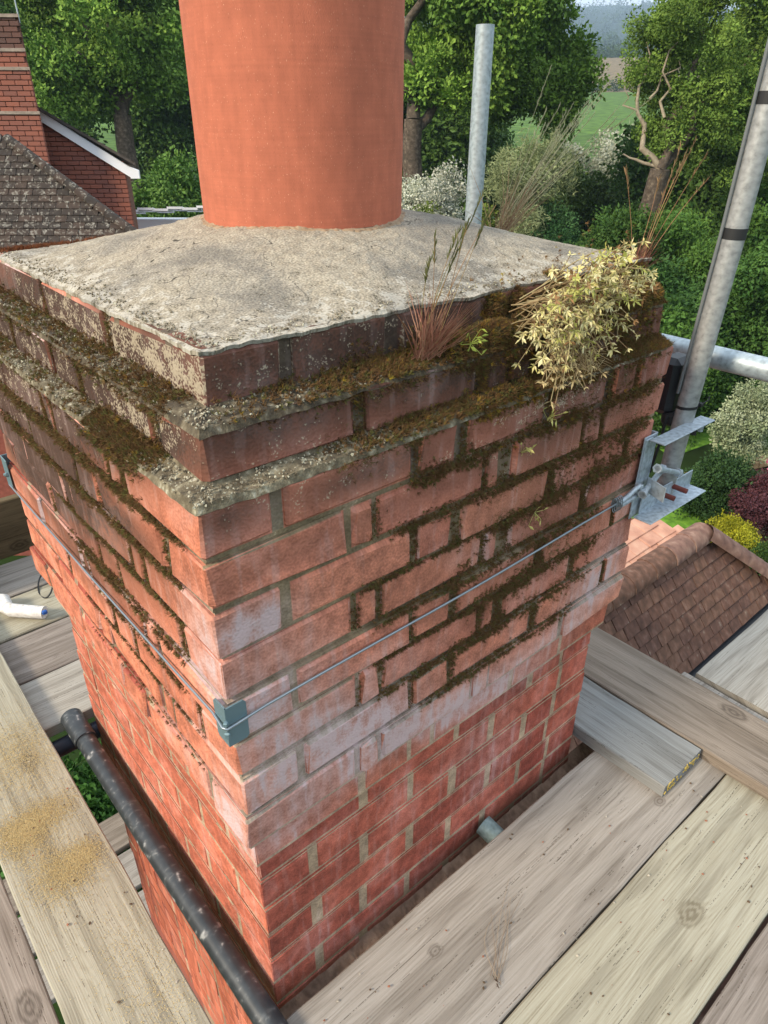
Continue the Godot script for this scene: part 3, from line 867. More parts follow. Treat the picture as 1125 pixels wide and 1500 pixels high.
func build_moss(M: Dictionary):
	var t1 := moss_tuft(0.0062, 1)
	var xa := []; var ca := []
	# right face: [course above the bed, x0, x1, half height, how many, gold, outward thickness]
	var strips := [
		[1, 0.1, 0.24, 0.012, 500, 0.0, 0.0], [1, 0.22, 0.6, 0.018, 3200, 0.02, 0.006], [1, 0.5, 1.0, 0.035, 5600, 0.14, 0.014],
		[2, 0.17, 0.4, 0.012, 1500, 0.0, 0.005], [2, 0.45, 0.62, 0.016, 1600, 0.4, 0.008], [2, 0.6, 1.0, 0.018, 2600, 0.06, 0.008],
		[3, 0.3, 0.6, 0.01, 900, 0.02, 0.003], [3, 0.56, 1.0, 0.018, 3000, 0.03, 0.007],
		[4, 0.28, 0.5, 0.007, 600, 0.0, 0.002], [4, 0.45, 1.0, 0.014, 2800, 0.01, 0.006],
		[5, 0.2, 0.5, 0.006, 500, 0.0, 0.001], [5, 0.48, 1.0, 0.017, 3000, 0.01, 0.006],
		[6, 0.25, 0.45, 0.005, 450, 0.0, 0.001], [6, 0.4, 0.86, 0.013, 2300, 0.0, 0.005],
		[7, 0.24, 0.5, 0.006, 600, 0.0, 0.002], [7, 0.45, 0.88, 0.014, 2300, 0.0, 0.005],
		[8, 0.26, 0.5, 0.005, 500, 0.0, 0.001], [8, 0.42, 0.85, 0.01, 1500, 0.0, 0.004], [9, 0.35, 0.8, 0.006, 900, 0.0, 0.002],
	]
	for s in strips:
		for i in s[4]:
			var x: float = lerpf(s[1], s[2], R.randf())
			var q: float = (x - s[1]) / (s[2] - s[1])
			if R.randf() > clampf(minf(q, 1 - q) * 7.0, 0.15, 1): continue
			var dz: float = R.randfn(0, 0.62) * s[3] * (0.7 + 0.9 * absf(sin(x * 31.0 + s[0] * 2.0))) * lerpf(1.0, 1.5, clampf((x - 0.4) / 0.4, 0, 1))
			var z: float = zb(s[0]) - 0.005 + dz
			var y := off_a(s[0]) if dz > 0 else off_a(s[0] + 1)
			if s[0] <= 2: y = lerpf(off_a(s[0]), off_a(s[0] + 1), clampf(0.5 - dz / 0.02, 0, 1))
			y -= R.randf() * s[6] * exp(-dz * dz / (s[3] * s[3]))
			if x > end_a(s[0] + (0 if dz > 0 else 1)) - 0.004: continue
			xa.append(aim(Vector3(R.randf_range(-0.5, 0.5), -1, R.randf_range(-0.5, 0.6)), Vector3(x, y + 0.002, z), R.randf_range(0.7, 1.35)))
			ca.append(moss_col(s[5]))
	# upright joints
	for c in range(2, 10):
		var ra := row_a(c)
		for i in ra.size() - 1:
			var x: float = (ra[i][1] + ra[i + 1][0]) / 2.0
			if x < 0.22: continue
			for k in int(lerpf(70, 190, clampf((x - 0.2) / 0.5, 0, 1)) * (1.0 if c > 2 else 2.2)):
				xa.append(aim(Vector3(R.randf_range(-0.5, 0.5), -1, R.randf_range(-0.3, 0.5)), Vector3(x + R.randfn(0, 0.006), off_a(c) + 0.003, zt(c) - R.randf() * 0.065), R.randf_range(0.6, 1.1)))
				ca.append(moss_col(0.01))
	# the ledges themselves
	for s in [[1, 0.06, 0.35, 1500], [1, 0.28, 1.0, 5200], [1, 0.5, 1.0, 3800], [2, 0.2, 0.46, 1300], [2, 0.48, 1.0, 3600]]:
		for i in s[3]:
			var x: float = lerpf(s[1], s[2], R.randf())
			if R.randf() > clampf((x - s[1]) * 6.0, 0.1, 1.0): continue
			var t := R.randf()
			xa.append(aim(Vector3(R.randf_range(-0.5, 0.5), -0.6, R.randf_range(0.2, 1.0)), Vector3(x, lerpf(off_a(s[0]), off_a(s[0] + 1) - 0.003, t), lerpf(zb(s[0]) + 0.01, zt(s[0] + 1) + 0.004, t)), R.randf_range(0.8, 1.5)))
			ca.append(moss_col(0.04))
	thin(xa, ca, 0.72)
	var m1 := many("brown_moss", t1, M.moss, xa, ca)
	tag(m1, "dark brown moss filling the joints of the shaded right face", "moss", "", "stuff")
	# left face
	var xb := []; var cb := []
	var sb := [[1, 0.1, 0.42, 0.016, 2400, 0.02, 0.007], [1, 0.4, 0.93, 0.02, 1500, 0.0, 0.004], [2, 0.13, 0.34, 0.018, 2600, 0.05, 0.012], [2, 0.3, 0.95, 0.014, 1300, 0.0, 0.004],
		[3, 0.05, 0.3, 0.006, 700, 0.0, 0.002], [3, 0.15, 0.95, 0.014, 2600, 0.0, 0.004], [4, 0.08, 0.3, 0.008, 800, 0.0, 0.003], [4, 0.25, 0.9, 0.014, 2200, 0.0, 0.004],
		[5, 0.1, 0.6, 0.009, 1500, 0.0, 0.003], [6, 0.1, 0.6, 0.006, 900, 0.0, 0.002], [6, 0.25, 0.5, 0.012, 600, 0.0, 0.003], [7, 0.12, 0.5, 0.005, 500, 0.0, 0.001], [8, 0.1, 0.6, 0.0035, 400, 0.0, 0.001], [9, 0.08, 0.6, 0.003, 250, 0.0, 0.0]]
	for s in sb:
		for i in s[4]:
			var y: float = lerpf(s[1], s[2], R.randf())
			var q: float = (y - s[1]) / (s[2] - s[1])
			if R.randf() > clampf(minf(q, 1 - q) * 7.0, 0.15, 1): continue
			var dz: float = R.randfn(0, 0.55) * s[3]
			var z: float = zb(s[0]) - 0.005 + dz
			var x := off_b(s[0]) if dz > 0 else off_b(s[0] + 1)
			if s[0] <= 2: x = lerpf(off_b(s[0]), off_b(s[0] + 1), clampf(0.5 - dz / 0.02, 0, 1))
			x -= R.randf() * s[6]
			xb.append(aim(Vector3(-1, R.randf_range(-0.5, 0.5), R.randf_range(-0.5, 0.6)), Vector3(x + 0.002, y, z), R.randf_range(0.7, 1.3)))
			cb.append(moss_col(s[5]))
	for c in range(1, 9):
		var rb := row_b(c)
		for i in rb.size() - 1:
			var y: float = (rb[i][1] + rb[i + 1][0]) / 2.0
			if y > 0.75: continue
			for k in (230 if c <= 3 else 90):
				xb.append(aim(Vector3(-1, R.randf_range(-0.5, 0.5), R.randf_range(-0.3, 0.5)), Vector3(off_b(c) + 0.003, y + R.randfn(0, 0.006), zt(c) - R.randf() * 0.065), R.randf_range(0.6, 1.1)))
				cb.append(moss_col(0.01))
	for s in [[1, 0.1, 0.9, 1100], [1, 0.12, 0.3, 900], [2, 0.12, 0.34, 1700], [2, 0.36, 0.9, 500]]:
		for i in s[3]:
			var y: float = lerpf(s[1], s[2], R.randf())
			var t := R.randf()
			xb.append(aim(Vector3(-0.6, R.randf_range(-0.5, 0.5), R.randf_range(0.2, 1.0)), Vector3(lerpf(off_b(s[0]), off_b(s[0] + 1) - 0.003, t), y, lerpf(zb(s[0]) + 0.01, zt(s[0] + 1) + 0.004, t)), R.randf_range(0.7, 1.4)))
			cb.append(moss_col(0.03))
	# rusty growth along the far left rim of the flaunching
	for i in 1500:
		var x := R.randf_range(0.07, 0.45)
		var y := 0.915 - absf(R.randfn(0, 0.012))
		xb.append(aim(Vector3(R.randf_range(-0.4, 0.4), R.randf_range(-0.4, 0.4), 1), Vector3(x, y, flaunch_z(x, y)), R.randf_range(0.8, 1.7)))
		cb.append(Color(0.22, 0.07, 0.03).lerp(Color(0.12, 0.06, 0.03), R.randf()))
	thin(xb, cb, 0.6)
	var m2 := many("brown_moss", t1, M.moss, xb, cb)
	tag(m2, "brown moss in the joints and ledges of the sunlit left face", "moss", "", "stuff")
	# dark rounded cushions and gold spore stalks along the head's right ledge
	var cu := MB.new()
	var spots := []
	for i in 19:
		var x := 0.455 + i / 18.0 * 0.5
		spots.append([Vector3(x + R.randf_range(-0.015, 0.015), 0.058, 0.165 + R.randf_range(-0.008, 0.01)), Vector3(R.randf_range(0.025, 0.04), 0.028, 0.009 if x < 0.43 else R.randf_range(0.022, 0.036))])
	for i in 9:
		spots.append([Vector3(0.56 + i * 0.05, 0.09, 0.2 + R.randf_range(-0.01, 0.01)), Vector3(0.035, 0.025, 0.03)])
	for i in 8: spots.append([Vector3(0.46 + i * 0.018, 0.02, 0.082 + R.randf_range(-0.004, 0.004)), Vector3(0.02, 0.02, 0.013)])
	var cx := []; var cc := []
	var nn := noise(40.0, 8, 3)
	for s in spots:
		var p0: Vector3 = s[0]; var sc: Vector3 = s[1]
		cu.col = Color(0.05, 0.036, 0.017)
		for j in 6:
			for k in 10:
				var f := func(jj, kk):
					var th: float = PI * jj / 6.0; var ph: float = TAU * kk / 10.0
					var d := Vector3(sin(th) * cos(ph), sin(th) * sin(ph), cos(th))
					return p0 + d * sc * (1.0 + 0.3 * nn.get_noise_3dv(p0 + d * sc))
				cu.quad(f.call(j + 1, k), f.call(j + 1, k + 1), f.call(j, k + 1), f.call(j, k))
		for k in int(420 * sc.x * sc.z / 0.0009) :
			var d := Vector3(R.randfn(0, 1), -absf(R.randfn(0, 1)), R.randfn(0, 0.8)).normalized()
			cx.append(aim(d + Vector3(0, -0.3, 0.3), p0 + d * sc * 0.97, R.randf_range(0.8, 1.5)))
			cc.append(moss_col(0.1 if p0.x > 0.44 else 0.02))
	var cush := base("moss_cushion", Vector3(0.6, 0.05, 0.15), "thick dark moss cushion with gold tips along the head's right ledge", "moss", "", "stuff")
	var a := obj("moss_mound", cu.mesh(), M.moss, cush, -Vector3(0.6, 0.05, 0.15)); a.set_meta("kind", "stuff")
	var b := many("moss_blades", t1, M.moss, cx, cc, cush)
	b.position = -G(Vector3(0.6, 0.05, 0.15)); b.set_meta("kind", "stuff")

func build_grasses(M: Dictionary):
	grass("grass_tuft", Vector3(0.386, 0.045, 0.168), 150, 0.1, Vector3(0.03, -0.025, 0.09), 9, 0.21, Vector3(0.03, 0.0, 0.2), Color(0.42, 0.17, 0.12), Color(0.16, 0.16, 0.06), "reddish grass tuft with dark seed heads rooted at mid ledge of the right face", M)
	grass("grass_tuft", Vector3(1.0, 0.45, 0.225), 75, 0.16, Vector3(0.05, -0.03, 0.13), 24, 0.36, Vector3(0.2, -0.06, 0.3), Color(0.38, 0.24, 0.15), Color(0.5, 0.47, 0.28), "tall pale feathery grass on the far right rim beyond the pot", M)
	grass("grass_tuft", Vector3(0.985, 0.09, 0.2), 90, 0.075, Vector3(0.01, -0.01, 0.085), 9, 0.27, Vector3(0.08, 0.0, 0.24), Color(0.3, 0.1, 0.075), Color(0.34, 0.22, 0.11), "reddish grass with tall thin stalks on the stack's right corner", M)

func grass(called, at: Vector3, nb: int, bl: float, lean: Vector3, ns: int, sl: float, slean: Vector3, cb: Color, cs: Color, label: String, M: Dictionary):
	var o := base(called, at, label, "grass", "grasses growing on the chimney")
	var m := MB.new(at)
	for i in nb:
		var p := at + Vector3(R.randfn(0, 0.012), R.randf_range(-0.008, 0.006), R.randfn(0, 0.004))
		m.col = cb.lerp(Color(0.42, 0.3, 0.18), R.randf() * 0.5) * R.randf_range(0.7, 1.15)
		var d := (lean.normalized() + Vector3(R.randfn(0, 0.42), R.randfn(0, 0.3), R.randfn(0, 0.25))).normalized() * bl * R.randf_range(0.5, 1.15)
		m.blade(p, d, 0.0016, Vector3(R.randfn(0, 0.2), R.randfn(0, 0.2), -0.2 * R.randf()) * bl * 0.5)
	obj("leaf_blades", m.mesh(), M.plant, o)
	var s := MB.new(at)
	for i in ns:
		var p := at + Vector3(R.randfn(0, 0.012), R.randf_range(-0.006, 0.006), 0)
		var d := (slean.normalized() + Vector3(R.randfn(0, 0.2), R.randfn(0, 0.14), R.randfn(0, 0.08))).normalized() * sl * R.randf_range(0.6, 1.12)
		var bend := Vector3(R.randf_range(-0.2, 0.6), R.randfn(0, 0.15), -0.12) * sl * 0.3
		var pts := []
		for k in 7:
			var t := k / 6.0
			pts.append(p + d * t + bend * t * t)
		s.col = cs.lerp(cb, R.randf() * 0.5)
		s.tube(pts, 0.0007, 0.0004, 3, false)
		# seed head: little overlapping husks
		s.col = cs * R.randf_range(0.8, 1.2)
		for k in 16:
			var t := 1.0 - k / 16.0 * 0.24
			var q := p + d * t + bend * t * t
			s.blade(q, (d.normalized() + Vector3(R.randfn(0, 0.25), R.randfn(0, 0.25), 0.1)).normalized() * 0.011, 0.0018, Vector3.ZERO)
	obj("seed_stalks", s.mesh(), M.plant, o)

func build_yellow_plant(M: Dictionary):
	var at := Vector3(0.72, 0.03, 0.15)
	var o := base("wild_plant", at, "bushy pale yellow wild plant hanging over the stack's mossy right edge", "plant")
	var st := MB.new(at); var lf := MB.new(at)
	for i in 190:
		var root := Vector3(R.randf_range(0.56, 0.82), 0.05, R.randf_range(0.14, 0.22))
		var th := R.randf() * TAU
		var rad := sqrt(R.randf()) * (1.0 if R.randf() < 0.8 else 1.22)
		var tip := Vector3(0.632 + cos(th) * 0.135 * rad, -0.02 - R.randf() * 0.06, 0.2 + sin(th) * 0.1 * rad)
		tip.x += (tip.z - 0.2) * 0.35
		var mid := (root + tip) / 2 + Vector3(0, -0.02, 0.03)
		var pts := []
		for k in 6:
			var t := k / 5.0
			pts.append(root.lerp(mid, t).lerp(mid.lerp(tip, t), t))
		st.col = Color(0.36, 0.3, 0.16).lerp(Color(0.26, 0.17, 0.09), R.randf())
		st.tube(pts, 0.0011, 0.0006, 4, false)
		var warm := R.randf()
		for wv in 4:
			var t := 1.0 - wv * 0.13
			var q := root.lerp(mid, t).lerp(mid.lerp(tip, t), t)
			var ax: Vector3 = (pts[5] - pts[4]).normalized()
			var s1 := ax.cross(Vector3(R.randf() - 0.5, 0.3, R.randf() - 0.5)).normalized()
			var s2 := ax.cross(s1)
			var nl := R.randi_range(4, 7) if wv == 0 else R.randi_range(2, 5)
			var ws := R.randf_range(0.6, 1.3)
			var deadleaf := R.randf() < 0.1
			for k in nl:
				var a := TAU * k / nl + R.randf()
				var d := (s1 * cos(a) + s2 * sin(a) + ax * R.randf_range(0.2, 0.8)).normalized()
				lf.col = Color(0.58, 0.5, 0.2).lerp(Color(0.72, 0.65, 0.38), R.randf()) if warm < 0.75 else Color(0.4, 0.42, 0.1).lerp(Color(0.55, 0.5, 0.18), R.randf())
				if tip.z < 0.135: lf.col = Color(0.55, 0.4, 0.22).lerp(Color(0.66, 0.54, 0.3), R.randf())
				if deadleaf: lf.col = Color(0.3, 0.17, 0.08)
				lf.leaf(q, d * ws * R.randf_range(0.006, 0.0125), ax.cross(d).normalized(), ws * R.randf_range(0.002, 0.0048), 0.003 * R.randf())
	obj("stems", st.mesh(), M.plant, o)
	var f := obj("foliage", lf.mesh(), M.leaf, o); f.set_meta("kind", "stuff")
	# dry straw at its foot
	var dry := MB.new(at)
	for i in 150:
		var p := Vector3(R.randfn(0.66, 0.03), -0.015 - R.randf() * 0.035, R.randfn(0.125, 0.012))
		dry.col = Color(0.5, 0.34, 0.18).lerp(Color(0.62, 0.48, 0.28), R.randf()) * R.randf_range(0.7, 1.1)
		dry.blade(p, Vector3(R.randfn(0.3, 0.6), R.randfn(-0.3, 0.4), R.randfn(0.1, 0.5)).normalized() * R.randf_range(0.015, 0.035), 0.0013, Vector3(R.randfn(0, 0.006), 0, -0.006))
	obj("dry_straw", dry.mesh(), M.plant, o)
	# small separate sprigs lower on the face
	for sp in [[Vector3(0.63, -0.004, 0.03), 12, "pale leaf sprig on the moss just below the yellow plant"], [Vector3(0.57, -0.004, -0.015), 7, "tiny yellow sprig on a brick above the wire, third course"], [Vector3(0.63, -0.003, -0.15), 7, "tiny yellow sprig on the moss just above the wire"], [Vector3(0.435, 0.0, 0.19), 12, "small green leafy seedling beside the reddish mid ledge grass"]]:
		var so := base("leaf_sprig", sp[0], sp[2], "plant", "small sprigs on the right face")
		var g := MB.new(sp[0])
		for k in sp[1]:
			g.col = Color(0.6, 0.52, 0.2).lerp(Color(0.42, 0.42, 0.12), R.randf())
			if sp[0].x < 0.5: g.col = Color(0.3, 0.36, 0.08)
			var p: Vector3 = sp[0] + Vector3(R.randfn(0, 0.011), -R.randf() * 0.012, R.randfn(0, 0.011))
			var d := Vector3(R.randfn(0, 1), -0.6, R.randfn(0.2, 1)).normalized()
			g.leaf(p, d * 0.012, d.cross(Vector3(0.2, 1, 0.3)).normalized(), 0.005, 0.001)
			g.tube([sp[0] + Vector3(0, 0.004, -0.006), p], 0.0006, 0.0005, 3, false)
		obj("sprig_leaves", g.mesh(), M.leaf, so)

# ---------- scaffold
func board(label: String, ctr: Vector3, len_: float, wid: float, along_y: bool, m: Material, uo: Vector2, turn := 0.0, flip := false) -> Node3D:
	# ctr: middle of the top face
	var o := base("scaffold_board", ctr, label, "scaffold board", "boards of the scaffold platform")
	var b := MB.new(ctr)
	var X := Vector3(cos(turn), sin(turn), 0)
	if along_y: X = Vector3(-sin(turn), cos(turn), 0)
	var Y := Vector3(-X.y, X.x, 0)
	var nn := noise(3.0, int(uo.x * 100 + uo.y * 37) + 5, 3)
	var N := 28
	var prev := []
	var prof := [[-0.5, -0.003], [-0.487, 0.0], [-0.25, 0.0], [0.0, 0.0], [0.25, 0.0], [0.487, 0.0], [0.5, -0.003], [0.5, -0.035], [0.487, -0.038], [-0.487, -0.038], [-0.5, -0.035]]
	for i in N + 1:
		var s := (float(i) / N - 0.5) * len_
		var row := []
		for q in prof:
			var w: float = q[0] * wid
			if absf(q[0]) > 0.4: w += signf(q[0]) * nn.get_noise_2d(s * 1.3, signf(q[0]) * 5) * 0.004
			var z: float = q[1] + nn.get_noise_2d(s * 0.7, w * 2.0 + 20) * 0.0035
			var p := ctr + X * s + Y * w + Vector3(0, 0, z)
			var uv := Vector2(s / 2.4 + uo.x, (q[0] + 0.5) * 0.97 + 0.015 + uo.y)
			if flip: uv.y = 1.0 - uv.y
			if q[1] < -0.02: uv.y += 0.15
			row.append([p, uv])
		if i:
			for k in prof.size():
				var k2 := (k + 1) % prof.size()
				var u2: Vector2 = row[k2][1]; var up: Vector2 = prev[k2][1]
				b.tri(prev[k][0], row[k][0], row[k2][0], prev[k][1], row[k][1], u2)
				b.tri(prev[k][0], row[k2][0], prev[k2][0], prev[k][1], u2, up)
		else:
			for k in range(1, prof.size() - 1): b.tri(row[0][0], row[k][0], row[k + 1][0], Vector2(0.2, row[0][1].y), Vector2(0.22, row[k][1].y), Vector2(0.22, row[k + 1][1].y))
		if i == N:
			for k in range(1, prof.size() - 1): b.tri(row[0][0], row[k + 1][0], row[k][0], Vector2(0.2, row[0][1].y), Vector2(0.22, row[k + 1][1].y), Vector2(0.22, row[k][1].y))
		prev = row
	# winding: flip everything so that tops face up
	var mesh := b.mesh()
	obj("plank", mesh, m, o)
	return o

func pole(called: String, label: String, cat: String, pts: Array, r: float, m: Material, group := "") -> Node3D:
	var o := base(called, pts[0], label, cat, group)
	var b := MB.new(pts[0])
	b.tube(pts, r, r, 24, false)
	# rolled open end
	obj("tube", b.mesh(), m, o)
	for e in 2:
		var p: Vector3 = pts[0] if e == 0 else pts[pts.size() - 1]
		var d: Vector3 = (pts[1] - pts[0]).normalized() if e == 0 else (p - pts[pts.size() - 2]).normalized() * -1.0
		var c := MB.new(pts[0])
		var inside := []
		var side := d.cross(Vector3(0.1, 0.3, 1)).normalized(); var up := side.cross(d)
		for k in 24:
			var a := TAU * k / 24; var a2 := TAU * (k + 1) / 24
			var n1 := side * cos(a) + up * sin(a); var n2 := side * cos(a2) + up * sin(a2)
			c.quad(p + n1 * r, p + n2 * r, p + n2 * (r - 0.004), p + n1 * (r - 0.004))
			c.quad(p + n1 * (r - 0.004), p + n2 * (r - 0.004), p + n2 * (r - 0.004) + d * 0.12, p + n1 * (r - 0.004) + d * 0.12)
		obj("open_end", c.mesh(), m, o)
	return o

func ring(parent: Node3D, called: String, at0: Vector3, p: Vector3, d: Vector3, r: float, w: float, m: Material):
	var b := MB.new(at0)
	b.tube([p - d * w / 2, p + d * w / 2], r, r, 24, true)
	obj(called, b.mesh(), m, parent)

func build_scaffold(M: Dictionary):
	var D := -0.98
	# lanes along the right face
	board("pinkish grey scaffold board lying directly against the chimney's right face", Vector3(0.40, -0.166, D), 2.05, 0.258, false, M.wood_grey, Vector2(0.5, 0.0))
	board("yellowish scaffold board with a round knot, second from the chimney's right face", Vector3(0.42, -0.412, D + 0.001), 2.1, 0.226, false, M.wood_yellow, Vector2(0.5, 0.0))
	board("purplish grey scaffold board in the bottom right corner", Vector3(0.62, -0.645, D - 0.001), 2.2, 0.225, false, M.wood_mauve, Vector2(0.37, 0.1))
	board("pale bleached scaffold board at the right edge beyond the cross boards", Vector3(2.63, -0.178, D), 2.36, 0.228, false, M.wood_white, Vector2(0.6, 0.0))
	# boards laid across them on the right
	board("long brown scaffold board laid across the others at the right of the chimney", Vector3(1.257, 0.25, D + 0.038), 2.6, 0.214, true, M.wood_brown, Vector2(0.55, 0.0), 0.01)
	var t2 := board("short blue grey scaffold board with flaked yellow paint on its sawn end", Vector3(1.058, 0.28, D + 0.0375), 1.02, 0.176, true, M.wood_blue, Vector2(0.7, 0.05), 0.0)
	var yp := MB.new(Vector3(1.058, 0.28, D + 0.0375))
	for i in 34:
		var x := 0.974 + R.randf() * 0.166; var z := D + 0.0375 - 0.005 - pow(R.randf(), 1.6) * 0.028
		yp.cbox(Vector3(x, -0.2308, z), Vector3(R.randf_range(0.004, 0.016), 0.002, R.randf_range(0.003, 0.009)), 0.0005, Basis(Vector3(0, 1, 0), R.randf() * 3))
	obj("flaked_yellow_paint", yp.mesh(), M.yellow_paint, t2)
	# left side: two boards lengthwise on top of the cross boards
	var l1 := board("wide scaffold board strewn with sawdust, left of the black tube", Vector3(-0.2, 0.62, D + 0.0385), 2.7, 0.198, true, M.wood_yellow, Vector2(0.55, 0.2), 0.0, true)
	board("grooved scaffold board with a dark knot in the bottom left corner", Vector3(-0.4105, 0.62, D + 0.036), 2.7, 0.212, true, M.wood_groove, Vector2(0.5, 0.0))
	var ys := [[1.075, 0.222, "bleached scaffold board with bare end grain above the black tube, behind the chimney's left edge", "wood_white"], [1.305, 0.226, "pinkish scaffold board second behind the chimney's left edge", "wood_mauve"], [1.54, 0.226, "pale scaffold board carrying the white plastic elbow", "wood_yellow"], [1.775, 0.226, "grey scaffold board carrying the dark tool bag, at the left edge", "wood_grey"]]
	for i in ys.size():
		board(ys[i][2], Vector3(0.2, ys[i][0], D - 0.001 * i), 2.6, ys[i][1], false, M[ys[i][3]], Vector2(0.31 * i, 0.12 * i))
	# toe board standing on edge behind
	var tb := base("toe_board", Vector3(0.1, 1.93, D), "brown toe board standing on edge behind the left boards", "toe board")
	var t := MB.new(Vector3(0.1, 1.93, D))
	t.uvf = func(p, _n): return Vector2(p.x / 2.4 + 0.3, (p.z - D) / 0.23)
	t.cbox(Vector3(0.1, 1.93, D + 0.115), Vector3(2.6, 0.036, 0.226), 0.004)
	obj("plank", t.mesh(), M.wood_toe, tb)
	# sawdust on the wide board
	var saw := []; var sc := []
	var chip := MB.new(); chip.cbox(Vector3.ZERO, Vector3(0.0015, 0.001, 0.0005), 0.00015)
	for q in [[-0.18, 0.88, 0.06, 0.075, 3200], [-0.205, 0.655, 0.05, 0.026, 2600], [-0.245, 0.63, 0.028, 0.03, 1600], [-0.195, 0.485, 0.036, 0.034, 2400], [-0.15, 0.5, 0.02, 0.02, 700], [-0.225, 0.56, 0.03, 0.05, 700], [-0.2, 0.7, 0.07, 0.2, 900], [-0.16, 0.13, 0.04, 0.12, 900]]:
		for i in q[4] * 3:
			var x: float = q[0] + R.randfn(0, 1) * q[2]; var y: float = q[1] + R.randfn(0, 1) * q[3]
			if x < -0.295 or x > -0.105: continue
			saw.append(Transform3D(Basis.from_euler(Vector3(R.randf() * 0.7, R.randf() * 6, R.randf() * 0.7)) * R.randf_range(0.5, 1.3), G(Vector3(x, y, D + 0.0405 + R.randf() * 0.002))))
			sc.append(Color(0.46, 0.34, 0.15).lerp(Color(0.56, 0.45, 0.24), R.randf()))
	tag(many("sawdust", chip.mesh(), M.plant, saw, sc), "golden sawdust scattered in patches on the wide left board", "sawdust", "", "stuff")
	# dried grass stalks lying on the board beside the chimney
	var dg := base("dried_grass", Vector3(0.35, -0.2, D), "dried grass stalks lying flat on the board beside the chimney", "grass")
	var dm := MB.new(Vector3(0.35, -0.2, D))
	for i in 7:
		var p := Vector3(0.355 + R.randfn(0, 0.006), -0.245 + R.randfn(0, 0.006), D + 0.0045)
		var e := Vector3(R.randf_range(0.42, 0.58), R.randf_range(-0.2, -0.1), D + 0.005)
		var q := []
		var bow := R.randfn(0, 0.016)
		for k in 8:
			var tt := k / 7.0
			q.append(p.lerp(e, tt) + Vector3(-bow, bow, 0) * sin(tt * PI) + Vector3(0, 0, 0.001 * sin(tt * 9)))
		dm.col = Color(0.36, 0.28, 0.2).lerp(Color(0.22, 0.16, 0.12), R.randf())
		dm.tube(q, 0.0006, 0.0003, 4, false)
	dm.col = Color(0.06, 0.035, 0.02)
	for i in 10:
		dm.blade(Vector3(0.352 + R.randfn(0, 0.003), -0.248 + R.randfn(0, 0.003), D + 0.003), Vector3(R.randfn(0, 1), R.randfn(0, 1), 0.3).normalized() * 0.012, 0.002, Vector3.ZERO)
	obj("stalks", dm.mesh(), M.plant, dg)
	# crumbs of brick, mortar and bark on the boards
	var cr := []; var crc := []
	var cm := MB.new(); cm.cbox(Vector3.ZERO, Vector3(0.005, 0.0035, 0.002), 0.0008, Basis.IDENTITY, 0.0006, R)
	for i in 150:
		var p := Vector3(R.randf_range(0.05, 1.1), R.randf_range(-0.5, -0.06), D + 0.004)
		if i > 100: p = Vector3(R.randf_range(-0.29, -0.11), R.randf_range(0.0, 1.0), D + 0.0425)
		cr.append(Transform3D(Basis.from_euler(Vector3(0, R.randf() * 6, 0)) * R.randf_range(0.25, 1.2), G(p)))
		crc.append([Color(0.3, 0.13, 0.08), Color(0.45, 0.4, 0.32), Color(0.12, 0.08, 0.05)][R.randi() % 3])
	tag(many("crumbs", cm.mesh(), M.plant, cr, crc), "small crumbs of brick and mortar lying about on the boards", "debris", "", "stuff")
	# the house's own roof close under the boards
	var ro := base("main_roof", Vector3(0.6, -0.8, -1.3), "dark brown roof slope close under the boards on the chimney's right", "roof")
	slab(ro, "roof_slope", [Vector3(-0.02, -2.2, -1.75), Vector3(1.4, -2.2, -1.75), Vector3(1.4, 0.0, -1.2), Vector3(-0.02, 0.0, -1.2)], Vector3(0, 0, -0.1), M.tile_dark1)
	# tubes
	pole("scaffold_pole", "upright galvanised scaffold pole standing behind the pot and head", "scaffold pole", [Vector3(1.355, 0.857, -6.5), Vector3(1.355, 0.857, -2.0), Vector3(1.355, 0.857, 0.664)], 0.0242, M.galv, "galvanised scaffold tubes")
	pole("guard_rail", "horizontal galvanised guard rail crossing behind the aerial mast", "guard rail", [Vector3(1.245, 1.3, 0.0), Vector3(1.248, 0.2, 0.0), Vector3(1.252, -1.2, 0.0)], 0.0242, M.galv, "galvanised scaffold tubes")
	pole("ledger_tube", "black painted scaffold tube running along the chimney's left face", "scaffold tube", [Vector3(-0.027, 0.93, -0.972), Vector3(-0.024, 0.45, -0.972), Vector3(-0.016, -0.05, -0.972), Vector3(-0.01, -0.6, -0.972)], 0.0242, M.black_tube)
	var sl := MB.new(Vector3(-0.03, 0.9, -0.97))
	sl.tube([Vector3(-0.027, 0.955, -0.972), Vector3(-0.0265, 0.845, -0.972)], 0.0285, 0.0285, 24, true)
	tag(obj("tube_sleeve", sl.mesh(), M.black_tube, null, Vector3(-0.03, 0.9, -0.97)), "dark joint sleeve at the far end of the black tube", "tube coupler")
	pole("transom_tube", "dark blue tube under the left boards, crossing the black tube's end", "scaffold tube", [Vector3(-0.6, 0.945, -1.045), Vector3(0.2, 0.942, -1.045), Vector3(1.5, 0.94, -1.045)], 0.0242, M.navy_tube)
	pole("transom_tube", "short stub of galvanised tube poking out under the right board", "scaffold tube", [Vector3(0.603, 0.016, -1.008), Vector3(0.612, -0.08, -1.03), Vector3(0.635, -0.3, -1.08)], 0.0242, M.galv_old, "galvanised scaffold tubes")
	# boards of the lift below, seen down the gap
	for i in 3:
		board(["lower lift board seen down the gap beside the black tube, farthest one", "lower lift board seen down the gap, middle one", "lower lift board seen down the gap, nearest one"][i], Vector3(-0.2, 2.2 - 0.26 * i, -3.0 - 0.002 * i), 2.2, 0.225, false, M.wood_grey if i else M.wood_brown, Vector2(0.2 * i, 0.3))

